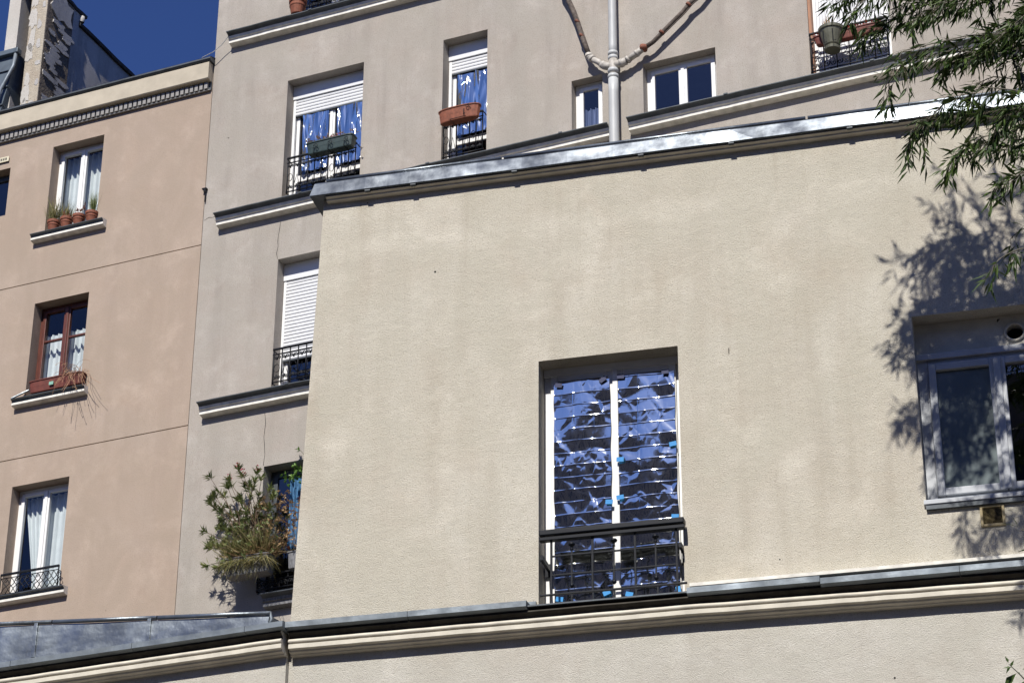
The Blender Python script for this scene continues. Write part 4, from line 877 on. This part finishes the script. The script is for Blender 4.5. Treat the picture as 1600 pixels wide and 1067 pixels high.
for i in range(76): upper(2.70 + 1.6 * r.random() ** 1.15, 12.5 + 1.0 * r.random())                      # dense leafage casting the main shade
for i in range(15): upper(2.66 + .25 * r.random(), 12.38 + .6 * r.random())
for i in range(14): upper(3.6 + 1.0 * r.random(), 11.0 + 2.2 * r.random())
for i in range(10): upper(3.9 + .8 * r.random(), 9.5 + 3 * r.random())
for (u, z) in ((2.62, 13.9), (2.70, 14.2), (2.85, 14.3), (3.05, 14.35), (3.25, 14.5), (2.75, 14.0), (2.95, 14.15), (3.15, 13.9), (3.3, 14.3), (3.5, 14.1), (3.7, 14.3)): branch([(u + .12, z - .75), (u + .05, z - .3), (u, z), (u - .07, z + .12)], .30, .12, 0, 0, .08, .02)
tw.build('twig', M['twig'], bam)
proto = []
for k in range(3):
    mb = MB(); mb.leaf(Vector((0, 0, 0)), X_, Z_, 1.0, .15 + .02 * k, None, .10 + .08 * k); me = mb.build('leaf', M['bleaf']).data; proto.append(me)
for o in [o for o in bpy.data.objects if o.name.startswith('leaf') and o.parent is None]: bpy.data.objects.remove(o)
vis = sorted(range(nvis), key=lambda i: -LV[i][3]); big = set(i for i in vis if (LV[i][0].x + 3.9) < 3.62); big = set([i for i in vis if i in big][:290])
rest = MB()
for i, (b, d, nr, L) in enumerate(LV):
    if i in big:
        y = d.cross(nr)
        if y.length < 1e-3: y = d.orthogonal()
        y.normalize(); z = y.cross(d) * -1; z = d.cross(y)
        o = bpy.data.objects.new('leaf', proto[i % 3]); COL.objects.link(o); o.parent = bam
        o.matrix_local = Matrix.Translation(b) @ Matrix((d, y, z)).transposed().to_4x4() @ Matrix.Scale(L, 4)
    else: rest.leaf(b, d, nr, L, L * .16, None, .15)
tag(rest.build('foliage', M['bleaf'], bam), kind='stuff')
# broad-leaved shrub tip at the lower right corner
sh = empty('shrub', CF.w(3.55, -2.4, 0), CF.a); tag(sh, 'tip of a small dark shrub with broad leaves in the lower right corner', 'shrub')
mb, st = MB(), MB()
st.tube([(.1, 0, 0), (.05, 0, 5.0), (-.15, 0, 6.45), (-.27, 0, 6.65), (-.38, 0, 6.74), (-.44, 0, 6.82), (-.50, 0, 6.89)], [.03, .02, .01, .006, .005, .004, .002], 6)
for (x, z, dx, dz, L) in ((-.50, 6.89, -.3, 1, .05), (-.49, 6.87, .5, 1, .05), (-.48, 6.86, -1, .1, .06), (-.49, 6.86, -.5, -.5, .05), (-.46, 6.83, -1, -.9, .15), (-.44, 6.83, .0, -.2, .02), (-.40, 6.78, -.6, -1, .15), (-.42, 6.84, 1, .0, .16), (-.36, 6.84, 1, -.25, .15), (-.33, 6.78, .2, -1, .16), (-.36, 6.76, 1, .5, .13), (-.30, 6.72, -.5, -1, .14), (-.25, 6.7, 1, -.1, .15), (-.26, 6.74, .6, .8, .13), (-.30, 6.66, -1, -.4, .13), (-.2, 6.62, 1, .6, .14), (-.2, 6.55, -.8, -.6, .13)):
    mb.leaf(Vector((x, r.uniform(-.03, .03), z)), Vector((dx, r.uniform(-.4, .3), dz)), Vector((.2, -1, .8)), L, L * .42, None, .2)
mb.build('foliage', M['bleaf'], sh); st.build('stem', M['culm'], sh)

# ================================================================== the other side of the street (seen only as reflections)
ob = empty('opposite_building', (-4, -14, 0), rad(-14)); tag(ob, 'dark shaded apartment building across the street behind the viewer', 'building')
wops = [(x, x + 1.2, z, z + 1.9, .3) for x in range(-26, 30, 3) for z in range(4, 24, 3)]
o_ = wall('wall', -30, 32, 0, 25.8, wops, M['opp'], ob, 0, None, 10)
mb = MB()
for a, b, lo, hi, dd in wops: mb.quad([(a, .28, lo), (b, .28, lo), (b, .28, hi), (a, .28, hi)])
mb.build('window', M['opp_w'], ob)
ob.rotation_euler = (0, 0, rad(180 - 14))

# piles of leaves, stems and petals nobody could count
for o in bpy.data.objects:
    if o.parent and o.name.split('.')[0] in ('foliage', 'stem', 'flowers', 'dried_flowers', 'dry_foliage', 'grass_tuft', 'dead_leaf', 'dry_vine', 'twig'): o['kind'] = 'stuff'
